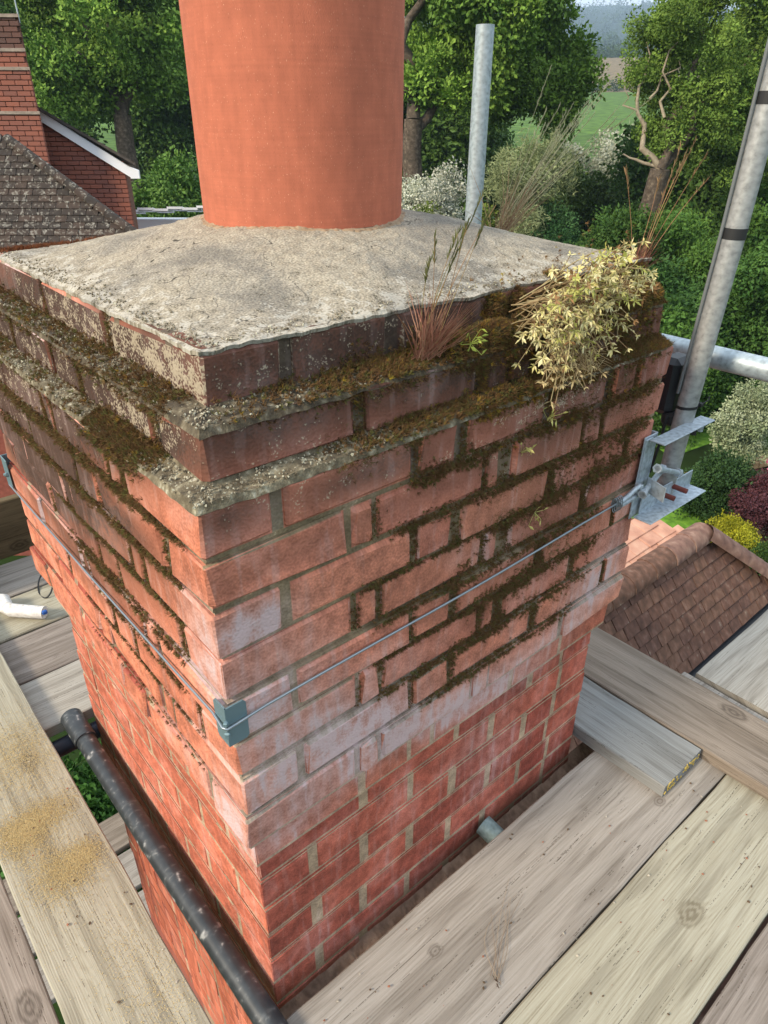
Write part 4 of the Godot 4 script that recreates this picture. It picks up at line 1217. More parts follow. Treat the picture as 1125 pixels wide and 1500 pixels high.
func build_lashing(M: Dictionary):
	# galvanised corner plate on the near arris
	var at := Vector3(0, 0, -0.25)
	var o := base("corner_plate", at, "bent blue grey galvanised corner plate holding the wire on the near edge", "corner plate")
	var p := MB.new(at)
	for side in 2:
		var A := []
		for q in [[0, -0.217], [0.027, -0.217], [0.031, -0.222], [0.031, -0.281], [0.027, -0.286], [0, -0.286]]:
			A.append(Vector3(q[0] - 0.004, -0.0045, q[1]) if side == 0 else Vector3(-0.0045, q[0] - 0.004, q[1]))
		var th := Vector3(0, 0.0025, 0) if side == 0 else Vector3(0.0025, 0, 0)
		var c := Vector3.ZERO
		for a in A: c += a / 6.0
		c += th * 0.5
		for k in range(1, 5): p.outw(c, A[0], A[k], A[k + 1]); p.outw(c, A[0] + th, A[k] + th, A[k + 1] + th)
		for k in 6: p.qout(c, A[k], A[(k + 1) % 6], A[(k + 1) % 6] + th, A[k] + th)
	obj("plate", p.mesh(), M.plate, o)
	var lug := MB.new(at)
	lug.cbox(Vector3(-0.006, -0.006, -0.2405), Vector3(0.006, 0.006, 0.007), 0.001, Basis(Vector3(0, 0, 1), PI / 4))
	lug.cbox(Vector3(-0.006, -0.006, -0.262), Vector3(0.005, 0.009, 0.012), 0.002, Basis(Vector3(0, 0, 1), PI / 4))
	obj("wire_lug", lug.mesh(), M.plate, o)
	# second plate on the far left edge, only its rim shows
	var at2 := Vector3(0, 0.985, -0.24)
	var o2 := base("corner_plate", at2, "galvanised corner plate on the stack's far left edge at the picture's border", "corner plate")
	var p2 := MB.new(at2)
	p2.cbox(Vector3(-0.004, 0.977, -0.245), Vector3(0.0025, 0.04, 0.075), 0.001); p2.cbox(Vector3(0.018, 0.9985, -0.245), Vector3(0.045, 0.0025, 0.075), 0.001)
	p2.tube([Vector3(-0.007, 0.96, -0.24), Vector3(-0.008, 0.985, -0.25), Vector3(-0.004, 1.003, -0.26)], 0.004, 0.004, 8)
	obj("plate", p2.mesh(), M.plate, o2)
	# the wire
	var w := MB.new(Vector3.ZERO)
	var pa := []
	for i in 41:
		var t := i / 40.0
		pa.append(Vector3(-0.003, lerpf(0.978, 0.03, t), lerpf(-0.274, -0.2475, t) - 0.004 * sin(t * PI)) + Vector3(-0.003, 0, 0))
	pa.append(Vector3(-0.008, 0.012, -0.2475)); pa.append(Vector3(-0.0095, -0.002, -0.248)); pa.append(Vector3(-0.006, -0.0085, -0.248)); pa.append(Vector3(0.012, -0.008, -0.2475)); pa.append(Vector3(0.035, -0.0065, -0.247))
	for i in 40:
		var t := (i + 1) / 40.0
		pa.append(Vector3(lerpf(0.035, 0.9, t), -0.0055 + 0.001 * sin(t * 9), lerpf(-0.247, -0.233, t) - 0.003 * sin(t * PI)))
	w.tube(pa, 0.0021, 0.0021, 8)
	var wire := base("lashing_wire", Vector3.ZERO, "thin galvanised lashing wire stretched round the chimney head", "wire")
	obj("strand", w.mesh(), M.wire, wire)
	var coil := MB.new(Vector3.ZERO)
	for k in 4:
		var ctr := Vector3(0.893 + k * 0.0065, -0.008, -0.2315)
		var q := []
		for i in 15:
			var a := TAU * i / 14.0
			q.append(ctr + Vector3(-0.008 + 0.016 * i / 14.0 * 0.4, cos(a) * 0.006, sin(a) * 0.017))
		coil.tube(q, 0.001, 0.001, 5)
	obj("wire_coil", coil.mesh(), M.wire, wire)
	# bracket on the right edge
	var ba := Vector3(1.0, -0.02, -0.2)
	var b := base("mast_bracket", ba, "galvanised mast bracket with two arms bolted round the stack's right edge", "bracket")
	var m := MB.new(ba)
	m.cbox(Vector3(0.988, -0.0035, -0.2), Vector3(0.044, 0.003, 0.19), 0.001)
	m.cbox(Vector3(1.0135, 0.02, -0.2), Vector3(0.003, 0.05, 0.19), 0.001)
	obj("wrap_plate", m.mesh(), M.galv_plate, b)
	var ta := MB.new(ba)
	ta.cbox(Vector3(1.075, -0.028, -0.11), Vector3(0.205, 0.034, 0.003), 0.001)
	ta.cbox(Vector3(1.075, -0.012, -0.1135), Vector3(0.2, 0.003, 0.006), 0.001)
	obj("upper_arm", ta.mesh(), M.galv_plate, b)
	var sp := MB.new(ba)
	sp.cbox(Vector3(0.982, -0.006, -0.16), Vector3(0.026, 0.003, 0.1), 0.001)
	sp.cbox(Vector3(0.985, -0.04, -0.215), Vector3(0.003, 0.055, 0.034), 0.001, Basis(Vector3(0, 0, 1), -0.35))
	obj("web_plate", sp.mesh(), M.galv_plate, b)
	var la := MB.new(ba)
	la.cbox(Vector3(1.085, -0.033, -0.287), Vector3(0.235, 0.042, 0.003), 0.001)
	la.cbox(Vector3(1.095, -0.0125, -0.268), Vector3(0.215, 0.003, 0.04), 0.001)
	obj("lower_arm", la.mesh(), M.galv_plate, b)
	for q in [[Vector3(0.992, -0.03, -0.172), Vector3(1.115, -0.022, -0.225)], [Vector3(0.955, -0.028, -0.222), Vector3(1.06, -0.01, -0.2)]]:
		var bt := MB.new(ba)
		bt.tube([q[0], q[1]], 0.0062, 0.0062, 12)
		bt.tube([q[0], q[0].lerp(q[1], 0.09)], 0.0105, 0.0105, 6)
		bt.tube([q[1].lerp(q[0], 0.07), q[1]], 0.0105, 0.0105, 6)
		obj("bolt", bt.mesh(), M.galv_plate, b)
	for x in [1.065, 1.118]:
		var e := MB.new(ba)
		e.tube([Vector3(x, -0.006, -0.262), Vector3(x + 0.004, -0.046, -0.264)], 0.0058, 0.0058, 12)
		var bo := obj("threaded_end", e.mesh(), M.red_thread, b); bo.set_meta("label", "red brown threaded bolt end")
	for x in [1.12, 1.15]:
		var e := MB.new(ba)
		e.tube([Vector3(x, -0.03, -0.112), Vector3(x, -0.03, -0.132)], 0.006, 0.006, 8)
		obj("bolt", e.mesh(), M.black_rubber if x < 1.13 else M.galv_plate, b)
	var hk := MB.new(ba)
	hk.tube([Vector3(0.905, -0.008, -0.232), Vector3(0.93, -0.012, -0.222), Vector3(0.948, -0.014, -0.212), Vector3(0.962, -0.016, -0.207)], 0.0055, 0.0055, 10)
	hk.tube([Vector3(0.915, -0.006, -0.24), Vector3(0.945, -0.01, -0.236), Vector3(0.962, -0.012, -0.232)], 0.0065, 0.0055, 10)
	hk.cbox(Vector3(0.962, -0.014, -0.212), Vector3(0.008, 0.018, 0.018), 0.002)
	obj("eye_bolt", hk.mesh(), M.galv_plate, b)
	# mast with cable, tape and cable box
	var mp := [Vector3(1.12, 0.006, -0.29), Vector3(1.137, -0.01, 0.268), Vector3(1.154, -0.022, 1.1)]
	var ms := pole("aerial_mast", "grey metal aerial mast with two black tape wraps beside the stack", "mast", mp, 0.0208, M.mast)
	ring(ms, "black_tape", mp[0], Vector3(1.137, -0.01, 0.268), Vector3(0, 0, 1), 0.0215, 0.02, M.black_rubber)
	ring(ms, "black_tape", mp[0], Vector3(1.1415, -0.0132, 0.488), Vector3(0, 0, 1), 0.0215, 0.02, M.black_rubber)
	ring(ms, "cable_tie", mp[0], Vector3(1.1265, 0.0, -0.078), Vector3(0, 0.1, 1).normalized(), 0.0222, 0.006, M.black_rubber)
	var tie := MB.new(mp[0])
	tie.cbox(Vector3(1.146, -0.018, -0.074), Vector3(0.012, 0.012, 0.008), 0.001)
	tie.tube([Vector3(1.144, -0.02, -0.074), Vector3(1.164, -0.026, -0.066), Vector3(1.172, -0.022, -0.06)], 0.0016, 0.0012, 6)
	obj("cable_tie_tail", tie.mesh(), M.black_rubber, ms)
	var cab := MB.new(mp[0])
	cab.tube([Vector3(1.11, 0.018, -0.05), Vector3(1.1195, 0.008, 0.268), Vector3(1.126, 0.003, 0.6), Vector3(1.1365, -0.004, 1.1)], 0.0036, 0.0036, 8)
	obj("aerial_cable", cab.mesh(), M.cable, ms)
	var bx := Vector3(1.142, 0.052, -0.045)
	var cb := base("cable_box", bx, "black plastic cable box strapped behind the foot of the aerial mast", "cable box")
	var c1 := MB.new(bx)
	c1.cbox(bx, Vector3(0.07, 0.05, 0.125), 0.012)
	obj("housing", c1.mesh(), M.black_plastic, cb)
	var c2 := MB.new(bx)
	c2.cbox(bx + Vector3(-0.005, -0.02, -0.07), Vector3(0.05, 0.03, 0.03), 0.006)
	c2.tube([bx + Vector3(-0.03, -0.02, -0.06), bx + Vector3(-0.035, -0.02, -0.12), bx + Vector3(-0.033, -0.01, -0.2)], 0.0035, 0.0035, 8)
	obj("cable_clamp", c2.mesh(), M.black_rubber, cb)

func build_left_things(M: Dictionary):
	var at := Vector3(0.0, 1.5, -0.98)
	var o := base("plastic_elbow", at, "white plaster smeared plastic elbow with a blue end lying on the left boards", "plastic pipe")
	var m := MB.new(at)
	m.tube([Vector3(-0.14, 1.66, -0.952), Vector3(-0.04, 1.62, -0.95), Vector3(-0.018, 1.6, -0.95), Vector3(-0.022, 1.56, -0.952), Vector3(-0.012, 1.535, -0.955), Vector3(0.02, 1.5, -0.955), Vector3(0.05, 1.468, -0.955), Vector3(0.066, 1.452, -0.955)], 0.024, 0.021, 16)
	obj("pipe_body", m.mesh(), M.smeared_white, o)
	var c := MB.new(at)
	c.cbox(Vector3(0.064, 1.438, -0.945), Vector3(0.016, 0.012, 0.014), 0.003)
	obj("blue_cap", c.mesh(), M.blue, o)
	var l := Vector3(0.12, 1.63, -0.98)
	var lo := base("cable_loop", l, "loop of thin black cable with a teal plug beside the chimney", "cable")
	var lm := MB.new(l)
	var q := []
	for i in 25:
		var a := TAU * i / 24.0 * 0.97
		q.append(Vector3(0.122 + cos(a) * 0.026 + sin(a) * 0.012, 1.625 + sin(a) * 0.06, -0.965 + 0.018 * sin(a + 1)))
	lm.tube(q, 0.0028, 0.0028, 8)
	obj("loop", lm.mesh(), M.black_rubber, lo)
	var pl := MB.new(l)
	pl.tube([Vector3(0.15, 1.66, -0.95), Vector3(0.165, 1.6, -0.962)], 0.009, 0.008, 10)
	obj("plug", pl.mesh(), M.teal, lo)
	var ba := Vector3(-0.06, 1.78, -0.98)
	var bo := base("tool_bag", ba, "dark navy tool bag with red piping at the left edge", "bag")
	var bm := MB.new(ba)
	bm.cbox(ba + Vector3(-0.07, 0.02, 0.1), Vector3(0.17, 0.2, 0.2), 0.035)
	obj("bag_body", bm.mesh(), M.navy_cloth, bo)
	var rp := MB.new(ba)
	rp.tube([ba + Vector3(0.0, -0.07, 0.01), ba + Vector3(0.018, -0.06, 0.1), ba + Vector3(0.0, -0.03, 0.19), ba + Vector3(-0.05, -0.02, 0.203)], 0.006, 0.006, 8)
	obj("red_piping", rp.mesh(), M.red_cloth, bo)

# ---------- roofs and the neighbouring house
func tiles(parent: Node3D, org: Vector3, u: Vector3, s: Vector3, width: float, rows: int, gauge: float, tw: float, inside: Callable, mats: Array, called := "roof_tile", lap := 1.35):
	# plain tiles, each a piece of its own: u along the courses, s up the slope
	var nrm := u.cross(s).normalized()
	var tilt := 0.016 / (gauge * lap)
	var sv := (s - nrm * tilt).normalized()
	var vs := []
	for k in 3:
		var m := MB.new()
		m.cbox(Vector3.ZERO, Vector3(tw - 0.004, gauge * lap, 0.017), 0.003, Basis.IDENTITY, 0.0015, R)
		vs.append(m.mesh())
	var bas := Basis(u, sv, u.cross(sv))   # working axes
	var gb := Basis(G(u), G(u.cross(sv)), -G(sv))
	for r in rows:
		var n := int(width / tw) + 1
		for i in n:
			var a := (i + 0.5 * (r % 2)) * tw
			var h := (r + 0.5) * gauge
			if not inside.call(a, h): continue
			var p := org + u * a + s * h + nrm * (0.012 + R.randf_range(-0.002, 0.002))
			var o := MeshInstance3D.new()
			o.name = called
			o.mesh = vs[R.randi() % 3]
			o.material_override = mats[R.randi() % mats.size()]
			o.transform = Transform3D(gb.rotated(G(nrm).normalized(), R.randf_range(-0.012, 0.012)), G(p) - parent.position)
			parent.add_child(o, true)

func half_round(parent: Node3D, called: String, p: Vector3, d: Vector3, len_: float, r: float, m: Material):
	var b := MB.new(parent_at(parent))
	var side := d.cross(Vector3(0, 0, 1)).normalized(); var up := side.cross(d).normalized()
	var N := 8
	for k in N:
		var a0 := PI * k / N; var a1 := PI * (k + 1) / N
		var n0 := side * cos(a0) + up * sin(a0); var n1 := side * cos(a1) + up * sin(a1)
		var q := p + d * len_
		b.stri(p + n0 * r * 1.06, q + n0 * r, q + n1 * r, n0, n0, n1)
		b.stri(p + n0 * r * 1.06, q + n1 * r, p + n1 * r * 1.06, n0, n1, n1)
		b.quad(p + n0 * r * 1.06, p + n1 * r * 1.06, p + n1 * (r * 1.06 - 0.014), p + n0 * (r * 1.06 - 0.014))
	obj(called, b.mesh(), m, parent)

func parent_at(n: Node3D) -> Vector3: return Vector3(n.position.x, -n.position.z, n.position.y)

func brick_field(parent: Node3D, org: Vector3, u: Vector3, width: float, z0: float, z1: float, inside: Callable, m: Material, depth := 0.06, sooty := 0.0):
	# far brickwork, too small to pick apart: real bricks in one piece
	var b := MB.new(); b.cbox(Vector3.ZERO, Vector3(0.215, depth, 0.064), 0.003)
	var nrm := u.cross(Vector3(0, 0, 1))
	var gb := Basis(G(u), Vector3(0, 1, 0), -G(Vector3(-nrm.x, -nrm.y, 0)))
	var xf := []; var cc := []
	var row := 0
	var z := z0 + 0.0375
	while z < z1:
		var a := -0.112 * (row % 2)
		while a < width:
			var a0 := maxf(a, 0.0); var a1 := minf(a + 0.215, width)
			if a1 - a0 > 0.03 and inside.call((a0 + a1) / 2, z):
				xf.append(Transform3D(gb * Basis.from_scale(Vector3((a1 - a0) / 0.215, 1, 1)), G(org + u * ((a0 + a1) / 2) + nrm * R.randf_range(-0.002, 0.002) + Vector3(0, 0, z - org.z)) - parent.position))
				cc.append(Color(0.30, 0.115, 0.08).lerp(Color(0.23, 0.1, 0.078), R.randf()).lerp(Color(0.07, 0.06, 0.055), sooty * R.randf_range(0.7, 1.0)))
			a += 0.225
		row += 1; z += 0.075
	var o := many("brickwork", b.mesh(), m, xf, cc, parent)
	o.set_meta("kind", "stuff")

func slab(parent: Node3D, called: String, pts: Array, th: Vector3, m: Material) -> MeshInstance3D:
	var b := MB.new(parent_at(parent))
	var c := Vector3.ZERO
	for p in pts: c += p / pts.size()
	c += th * 0.5
	for k in range(1, pts.size() - 1): b.outw(c, pts[0], pts[k], pts[k + 1]); b.outw(c, pts[0] + th, pts[k] + th, pts[k + 1] + th)
	for k in pts.size(): b.qout(c, pts[k], pts[(k + 1) % pts.size()], pts[(k + 1) % pts.size()] + th, pts[k] + th)
	return obj(called, b.mesh(), m, parent)

func build_roofs(M: Dictionary):
	# lower tiled roof on the right
	var at := Vector3(4.0, 1.4, -2.6)
	var o := base("lower_tiled_roof", at, "dark brown tiled roof with rounded hip and black gutter below the boards", "roof")
	var s := Vector3(0, 0.47, 0.7).normalized()
	var org := Vector3(2.5, 0.93, -3.3)
	slab(o, "roof_deck", [Vector3(2.5, 0.93, -3.32), Vector3(5.9, 0.93, -3.32), Vector3(5.0, 1.4, -2.62), Vector3(2.5, 1.4, -2.62)], Vector3(0, 0.03, -0.03), M.tile_dark0)
	tiles(o, org, Vector3(1, 0, 0), s, 3.5, 8, 0.103, 0.166, func(a, h): return 2.5 + a < 5.92 - 0.93 * h / 0.84, [M.tile_dark0, M.tile_dark1, M.tile_dark2])
	for i in 10:
		var t := i / 10.0
		half_round(o, "hip_tile", Vector3(5.93, 0.9, -3.32).lerp(Vector3(5.02, 1.38, -2.6), t), (Vector3(5.02, 1.38, -2.6) - Vector3(5.93, 0.9, -3.32)).normalized(), 0.15, 0.1, M.tile_bonnet)
	for i in 9:
		half_round(o, "ridge_tile", Vector3(2.4 + i * 0.295, 1.42, -2.625), Vector3(1, 0, 0), 0.3, 0.11, M.tile_dark2 if i < 7 else M.tile_bonnet)
	# shallow sunlit slope above the ridge roll
	tiles(o, Vector3(2.4, 1.44, -2.59), Vector3(1, 0, 0), Vector3(0, 0.94, 0.33).normalized(), 2.6, 16, 0.12, 0.2, func(a, h): return 2.4 + a < 4.98 - h * 1.2, [M.tile_pink0, M.tile_pink1], "sunlit_tile")
	slab(o, "upper_deck", [Vector3(2.3, 1.42, -2.62), Vector3(4.95, 1.42, -2.62), Vector3(3.2, 3.1, -2.05), Vector3(2.3, 3.3, -1.98)], Vector3(0, 0, -0.03), M.tile_pink0)
	slab(o, "hip_slope", [Vector3(5.9, 0.93, -3.32), Vector3(5.9, 2.9, -3.32), Vector3(5.0, 1.42, -2.62)], Vector3(-0.03, 0, -0.03), M.tile_dark1)
	var gu := MB.new(at)
	for k in 10:
		var a0 := PI + PI * k / 10.0; var a1 := PI + PI * (k + 1) / 10.0
		var f := func(x, a, r): return Vector3(x, 0.865 + cos(a) * r, -3.33 + sin(a) * r)
		gu.quad(f.call(2.4, a0, 0.055), f.call(6.0, a0, 0.055), f.call(6.0, a1, 0.055), f.call(2.4, a1, 0.055))
		gu.quad(f.call(2.4, a0, 0.051), f.call(6.0, a0, 0.051), f.call(6.0, a1, 0.051), f.call(2.4, a1, 0.051))
	gu.cbox(Vector3(4.2, 0.917, -3.325), Vector3(3.6, 0.008, 0.012), 0.002); gu.cbox(Vector3(4.2, 0.812, -3.325), Vector3(3.6, 0.008, 0.012), 0.002)
	obj("gutter", gu.mesh(), M.black_plastic, o)
	slab(o, "wall", [Vector3(2.4, 0.98, -6.5), Vector3(5.8, 0.98, -6.5), Vector3(5.8, 0.98, -3.38), Vector3(2.4, 0.98, -3.38)], Vector3(0, 2.0, 0), M.far_brick)
	# red paving strip under the gutter
	var pv := base("brick_path", Vector3(4, 0.3, -6.47), "reddish brick path below the black gutter", "path", "", "structure")
	slab(pv, "paving", [Vector3(1.5, -0.5, -6.46), Vector3(9, -0.5, -6.46), Vector3(9, 0.95, -6.46), Vector3(1.5, 0.95, -6.46)], Vector3(0, 0, -0.05), M.path_red)

	# neighbouring house on the left
	var rh := Vector3(0.757, -0.653, 0); var fh := Vector3(0.653, 0.757, 0)
	var dh := (fh - rh * 0.7).normalized()
	var wc := Vector3(5.25, 12.9, -1.0)
	var ho := base("brick_house", Vector3(4, 14, -6.5), "red brick neighbouring house with white bargeboard and half hipped gable", "house")
	var e0 := wc - rh * 4.6
	var L0 := 4.6
	# gable outline: a = distance from the left end, eaves height falls towards the right end
	var top := func(a): return -0.42 + clampf((L0 - a) * 0.62, 0, 0.87)
	brick_field(ho, Vector3(e0.x, e0.y, -3.2), rh, L0, -3.2, 1.4, func(a, z): return z < top.call(a) + 0.1, M.moss)
	slab(ho, "wall", [e0 + fh * 0.035 + Vector3(0, 0, -5.5), wc + fh * 0.035 + Vector3(0, 0, -5.5), wc + fh * 0.035 + Vector3(0, 0, 0.55), wc - rh * 1.4 + fh * 0.035 + Vector3(0, 0, 1.42), e0 + fh * 0.035 + Vector3(0, 0, 1.42)], fh * 0.2, M.far_mortar)
	slab(ho, "side_wall", [wc + fh * 0.05 + Vector3(-0.02, 0, -5.5), wc + dh * 7 + Vector3(0, 0, -5.5), wc + dh * 7 + Vector3(0, 0, 0.5), wc + fh * 0.05 + Vector3(-0.02, 0, 0.5)], -rh * 0.2, M.far_brick)
	var bt := [wc + rh * 0.12 + Vector3(0, 0, 0.47) - fh * 0.12, wc - rh * 1.38 + Vector3(0, 0, 1.4) - fh * 0.12]
	var up := Vector3(0, 0, 0.17)
	slab(ho, "bargeboard", [bt[0], bt[0] + up, bt[1] + up, bt[1]], fh * 0.05, M.white_paint)
	slab(ho, "bargeboard", [bt[0] + Vector3(0, 0, -0.02), bt[0] + rh * 0.16 + Vector3(0, 0, -0.02), bt[0] + rh * 0.16 + Vector3(0, 0, 0.11), bt[0] + up], fh * 0.05, M.white_paint)
	slab(ho, "fascia", [bt[1], bt[1] + up, bt[1] + up - rh * 3.2, bt[1] - rh * 3.2], fh * 0.05, M.white_paint)
	# roof: main slope falling to the right, small half hip facing us
	var rt: Vector3 = bt[1] + up + Vector3(0, 0, 0.02)
	var rb: Vector3 = bt[0] + up + Vector3(0, 0, 0.02) + rh * 0.15
	slab(ho, "roof", [rb - fh * 0.08, rb + dh * 7.0, rt + dh * 7.0, rt - fh * 0.08], Vector3(0, 0, 0.05), M.tile_grey0)
	slab(ho, "half_hip", [rt - fh * 0.1, rt - rh * 0.7 + fh * 0.9 + Vector3(0, 0, 0.45), rt - rh * 3.0 + fh * 0.9 + Vector3(0, 0, 0.5), rt - rh * 3.4 - fh * 0.1], Vector3(0, 0, 0.06), M.tile_grey1)
	# its chimney
	var cc := Vector3(4.05, 13.11, -6.5)
	var co := base("neighbour_chimney", cc, "tall red brick chimney of the neighbouring house with two pale offset bands", "chimney")
	for lv in [[-4.0, 0.47, 0.0], [0.47, 1.085, 0.04], [1.085, 1.335, 0.07], [1.335, 1.78, 0.06]]:
		var ins: float = lv[2]
		var w := 1.3 - ins * 0.6
		var c0 := cc - rh * w - rh * ins * 0.3
		var c1 := cc - rh * ins * 0.3
		var pc := [c0, c1, c1 + dh * 0.5, c0 + dh * 0.5]
		var zz0: float = lv[0]; var zz1: float = lv[1]
		slab(co, "shaft", [Vector3(pc[0].x, pc[0].y, zz0), Vector3(pc[1].x, pc[1].y, zz0), Vector3(pc[2].x, pc[2].y, zz0), Vector3(pc[3].x, pc[3].y, zz0)], Vector3(0, 0, zz1 - zz0), M.far_mortar)
		brick_field(co, Vector3(c0.x, c0.y, zz0) - fh * 0.012, rh, w, zz0, zz1 - 0.03, func(_a, _z): return true, M.moss, 0.06, 0.75 if zz0 > 1.3 else 0.0)
		slab(co, "offset_band", [Vector3(c0.x, c0.y, zz1 - 0.03) - fh * 0.06, Vector3(c1.x, c1.y, zz1 - 0.03) - fh * 0.06 + rh * 0.03, Vector3(c1.x, c1.y, zz1 - 0.03) + dh * 0.53 + rh * 0.03, Vector3(c0.x, c0.y, zz1 - 0.03) + dh * 0.53], Vector3(0, 0, 0.045), M.band_mortar)
	var pm := MB.new(cc)
	var pp := cc - rh * 0.62 + fh * 0.25
	pm.tube([Vector3(pp.x, pp.y, 1.78), Vector3(pp.x, pp.y, 2.3)], 0.14, 0.12, 16)
	obj("clay_pot", pm.mesh(), M.pot_far, co)
	var am := MB.new(cc)
	am.tube([Vector3(cc.x, cc.y, 1.7) - rh * 0.1 + fh * 0.2, Vector3(cc.x, cc.y, 3.2) - rh * 0.12 + fh * 0.2], 0.012, 0.012, 6)
	obj("aerial_rod", am.mesh(), M.galv, co)
	# nearer lichen spotted roof
	var at2 := Vector3(3.544, 9.614, -0.72)
	var o2 := base("lichen_roof", at2, "brown tiled roof spotted with white lichen, its hip sloping down to the right", "roof")
	var s2 := (fh * 0.62 + Vector3(0, 0, 0.8)).normalized()
	var u2 := rh
	var org2 := at2 - u2 * 3.0 - s2 * 0.62
	tiles(o2, org2, u2, s2, 3.9, 20, 0.098, 0.166, func(a, h): return a < 3.0 - (h - 0.62) * 1.32 and a > 1.0, [M.tile_lichen0, M.tile_lichen1, M.tile_lichen2])
	slab(o2, "roof_deck", [org2 - s2 * 0.5, at2 - s2 * 1.1 + u2 * 0.65, at2 - u2 * 1.6 + s2 * 1.2, at2 - u2 * 3.0 + s2 * 1.2], fh * 0.05, M.tile_lichen0)
	for i in 13:
		var q := at2 - u2 * 1.32 * (i * 0.11 - 0.35) + s2 * (i * 0.11 - 0.35)
		half_round(o2, "hip_tile", q, (s2 - u2 * 1.32).normalized(), 0.2, 0.075, [M.tile_lichen1, M.tile_lichen2][i % 2])
	slab(o2, "hip_slope", [at2 + u2 * 0.6 - s2 * 0.5, at2 - u2 * 1.5 + s2 * 1.15, at2 - u2 * 1.5 + s2 * 1.15 + fh * 2 - u2 * 2 + Vector3(0, 0, -1.5), at2 + u2 * 0.6 - s2 * 0.5 + fh * 2 - u2 * 2 + Vector3(0, 0, -1.5)], Vector3(0, 0, -0.05), M.tile_lichen0)
	slab(o2, "wall", [at2 - u2 * 3.2 + fh * 0.3 + Vector3(0, 0, -5.8), at2 + u2 * 0.4 + fh * 0.3 + Vector3(0, 0, -5.8), at2 + u2 * 0.4 + fh * 0.3 + Vector3(0, 0, -1.2), at2 - u2 * 3.2 + fh * 0.3 + Vector3(0, 0, -1.2)], fh * 3.0, M.far_brick)
	# pale lapped roof sheets behind the flaunching
	var wo := base("white_roof", Vector3(7.2, 15.8, -1.5), "white lapped roof panels just showing above the flaunching left of the pot", "roof")
	for i in 6:
		var p := Vector3(6.45, 16.35, -1.5) + rh * i * 0.34 + Vector3(0, 0, 0.012 * i + 0.03 * (i % 2))
		slab(wo, "roof_panel", [p, p + rh * 0.36 + Vector3(0, 0, 0.0), p + rh * 0.36 + fh * 0.5 + Vector3(0, 0, -0.1), p + fh * 0.5 + Vector3(0, 0, -0.1)], Vector3(0, 0, 0.05), M.white_paint)
	slab(wo, "wall", [Vector3(6.6, 16.6, -6.5), Vector3(6.6, 16.6, -6.5) + rh * 2.0, Vector3(6.6, 16.6, -1.7) + rh * 2.0, Vector3(6.6, 16.6, -1.7)], fh * 0.4, M.white_paint)

# ---------- land and plants
func ground_z(x: float, y: float) -> float:
	var r := sqrt(x * x + y * y)
	var pts := [[0, -6.5], [55, -6.5], [150, -2.6], [300, 7.6], [500, 29.5], [760, 42], [1300, 95], [2300, 240], [3200, 330], [4500, 250]]
	for i in pts.size() - 1:
		if r <= pts[i + 1][0]:
			var t: float = (r - pts[i][0]) / (pts[i + 1][0] - pts[i][0])
			return lerpf(pts[i][1], pts[i + 1][1], t)
	return 250.0

func build_land(M: Dictionary):
	var m := MB.new()
	var nn := noise(0.002, 3, 4)
	var rs := [0.0, 4.0, 10.0, 20.0, 35.0, 55.0, 90.0, 150.0, 152.0, 220.0, 300.0, 304.0, 400.0, 500.0, 510.0, 760.0, 1000.0, 1300.0, 1800.0, 2300.0, 2800.0, 3200.0, 4500.0]
	var N := 144
	var pt := func(i, k):
		var a: float = TAU * k / N
		var x: float = cos(a) * rs[i]; var y: float = sin(a) * rs[i]
		var z := ground_z(x, y)
		if rs[i] > 600: z += nn.get_noise_2d(x, y) * rs[i] * 0.02
		return Vector3(x, y, z)
	for i in rs.size() - 1:
		for k in N:
			var c := Color(0.03, 0.055, 0.014)
			if rs[i] >= 20: c = Color(0.045, 0.08, 0.02)
			if rs[i] >= 90: c = Color(0.11, 0.2, 0.04)
			if rs[i] >= 150: c = Color(0.13, 0.24, 0.045)
			if rs[i] >= 300: c = Color(0.3, 0.23, 0.14)
			if rs[i] >= 500: c = Color(0.03, 0.055, 0.02)
			if rs[i] >= 1300: c = Color(0.025, 0.05, 0.02)
			m.col = c * R.randf_range(0.93, 1.07) if rs[i] >= 600 else c
			m.quad(pt.call(i, k), pt.call(i + 1, k), pt.call(i + 1, k + 1), pt.call(i, k + 1))
	var g := obj("ground", m.mesh(), M.land)
	tag(g, "rolling green land with fields rising to far hills", "", "", "structure")
	# lawns and beds in the garden on the right
	for l in [["lawn", [Vector3(9.2, 4.0, 0), Vector3(13.4, 3.9, 0), Vector3(13.0, 6.5, 0), Vector3(9.5, 6.6, 0)], "small bright lawn above the lower tiled roof's pink slope"], ["lawn", [Vector3(14.5, 6.2, 0), Vector3(22, 5.2, 0), Vector3(27, 10.5, 0), Vector3(17, 11, 0)], "larger lawn behind the aerial mast and guard rail"]]:
		var o := base(l[0], Vector3(0, 0, -6.49), l[2], "", "", "structure")
		var q: Array = l[1].map(func(p): return p + Vector3(0, 0, -6.485))
		slab(o, "turf", q, Vector3(0, 0, -0.1), M.lawn)
	var bd := base("garden_bed", Vector3(12.5, 4, -6.5), "brown earth flower bed between the lawns", "", "", "structure")
	slab(bd, "soil", [Vector3(9.8, 1.5, -6.49), Vector3(15.5, 0.8, -6.49), Vector3(15.5, 5.0, -6.49), Vector3(13.2, 5.2, -6.49), Vector3(13.2, 3.8, -6.49), Vector3(9.8, 3.9, -6.49)], Vector3(0, 0, -0.1), M.soil)
	var ed := base("garden_edging", Vector3(14, 5, -6.5), "low brown timber edging across the garden on the right", "edging")
	for i in 9:
		var p := Vector3(12.6, 5.4, -6.4).lerp(Vector3(16.6, 4.1, -6.4), i / 9.0)
		var q := Vector3(12.6, 5.4, -6.4).lerp(Vector3(16.6, 4.1, -6.4), (i + 0.97) / 9.0)
		slab(ed, "timber", [p, q, q + Vector3(0.08, 0.24, 0), p + Vector3(0.08, 0.24, 0)], Vector3(0, 0, 0.14 + R.randf_range(-0.01, 0.01)), M.edging)

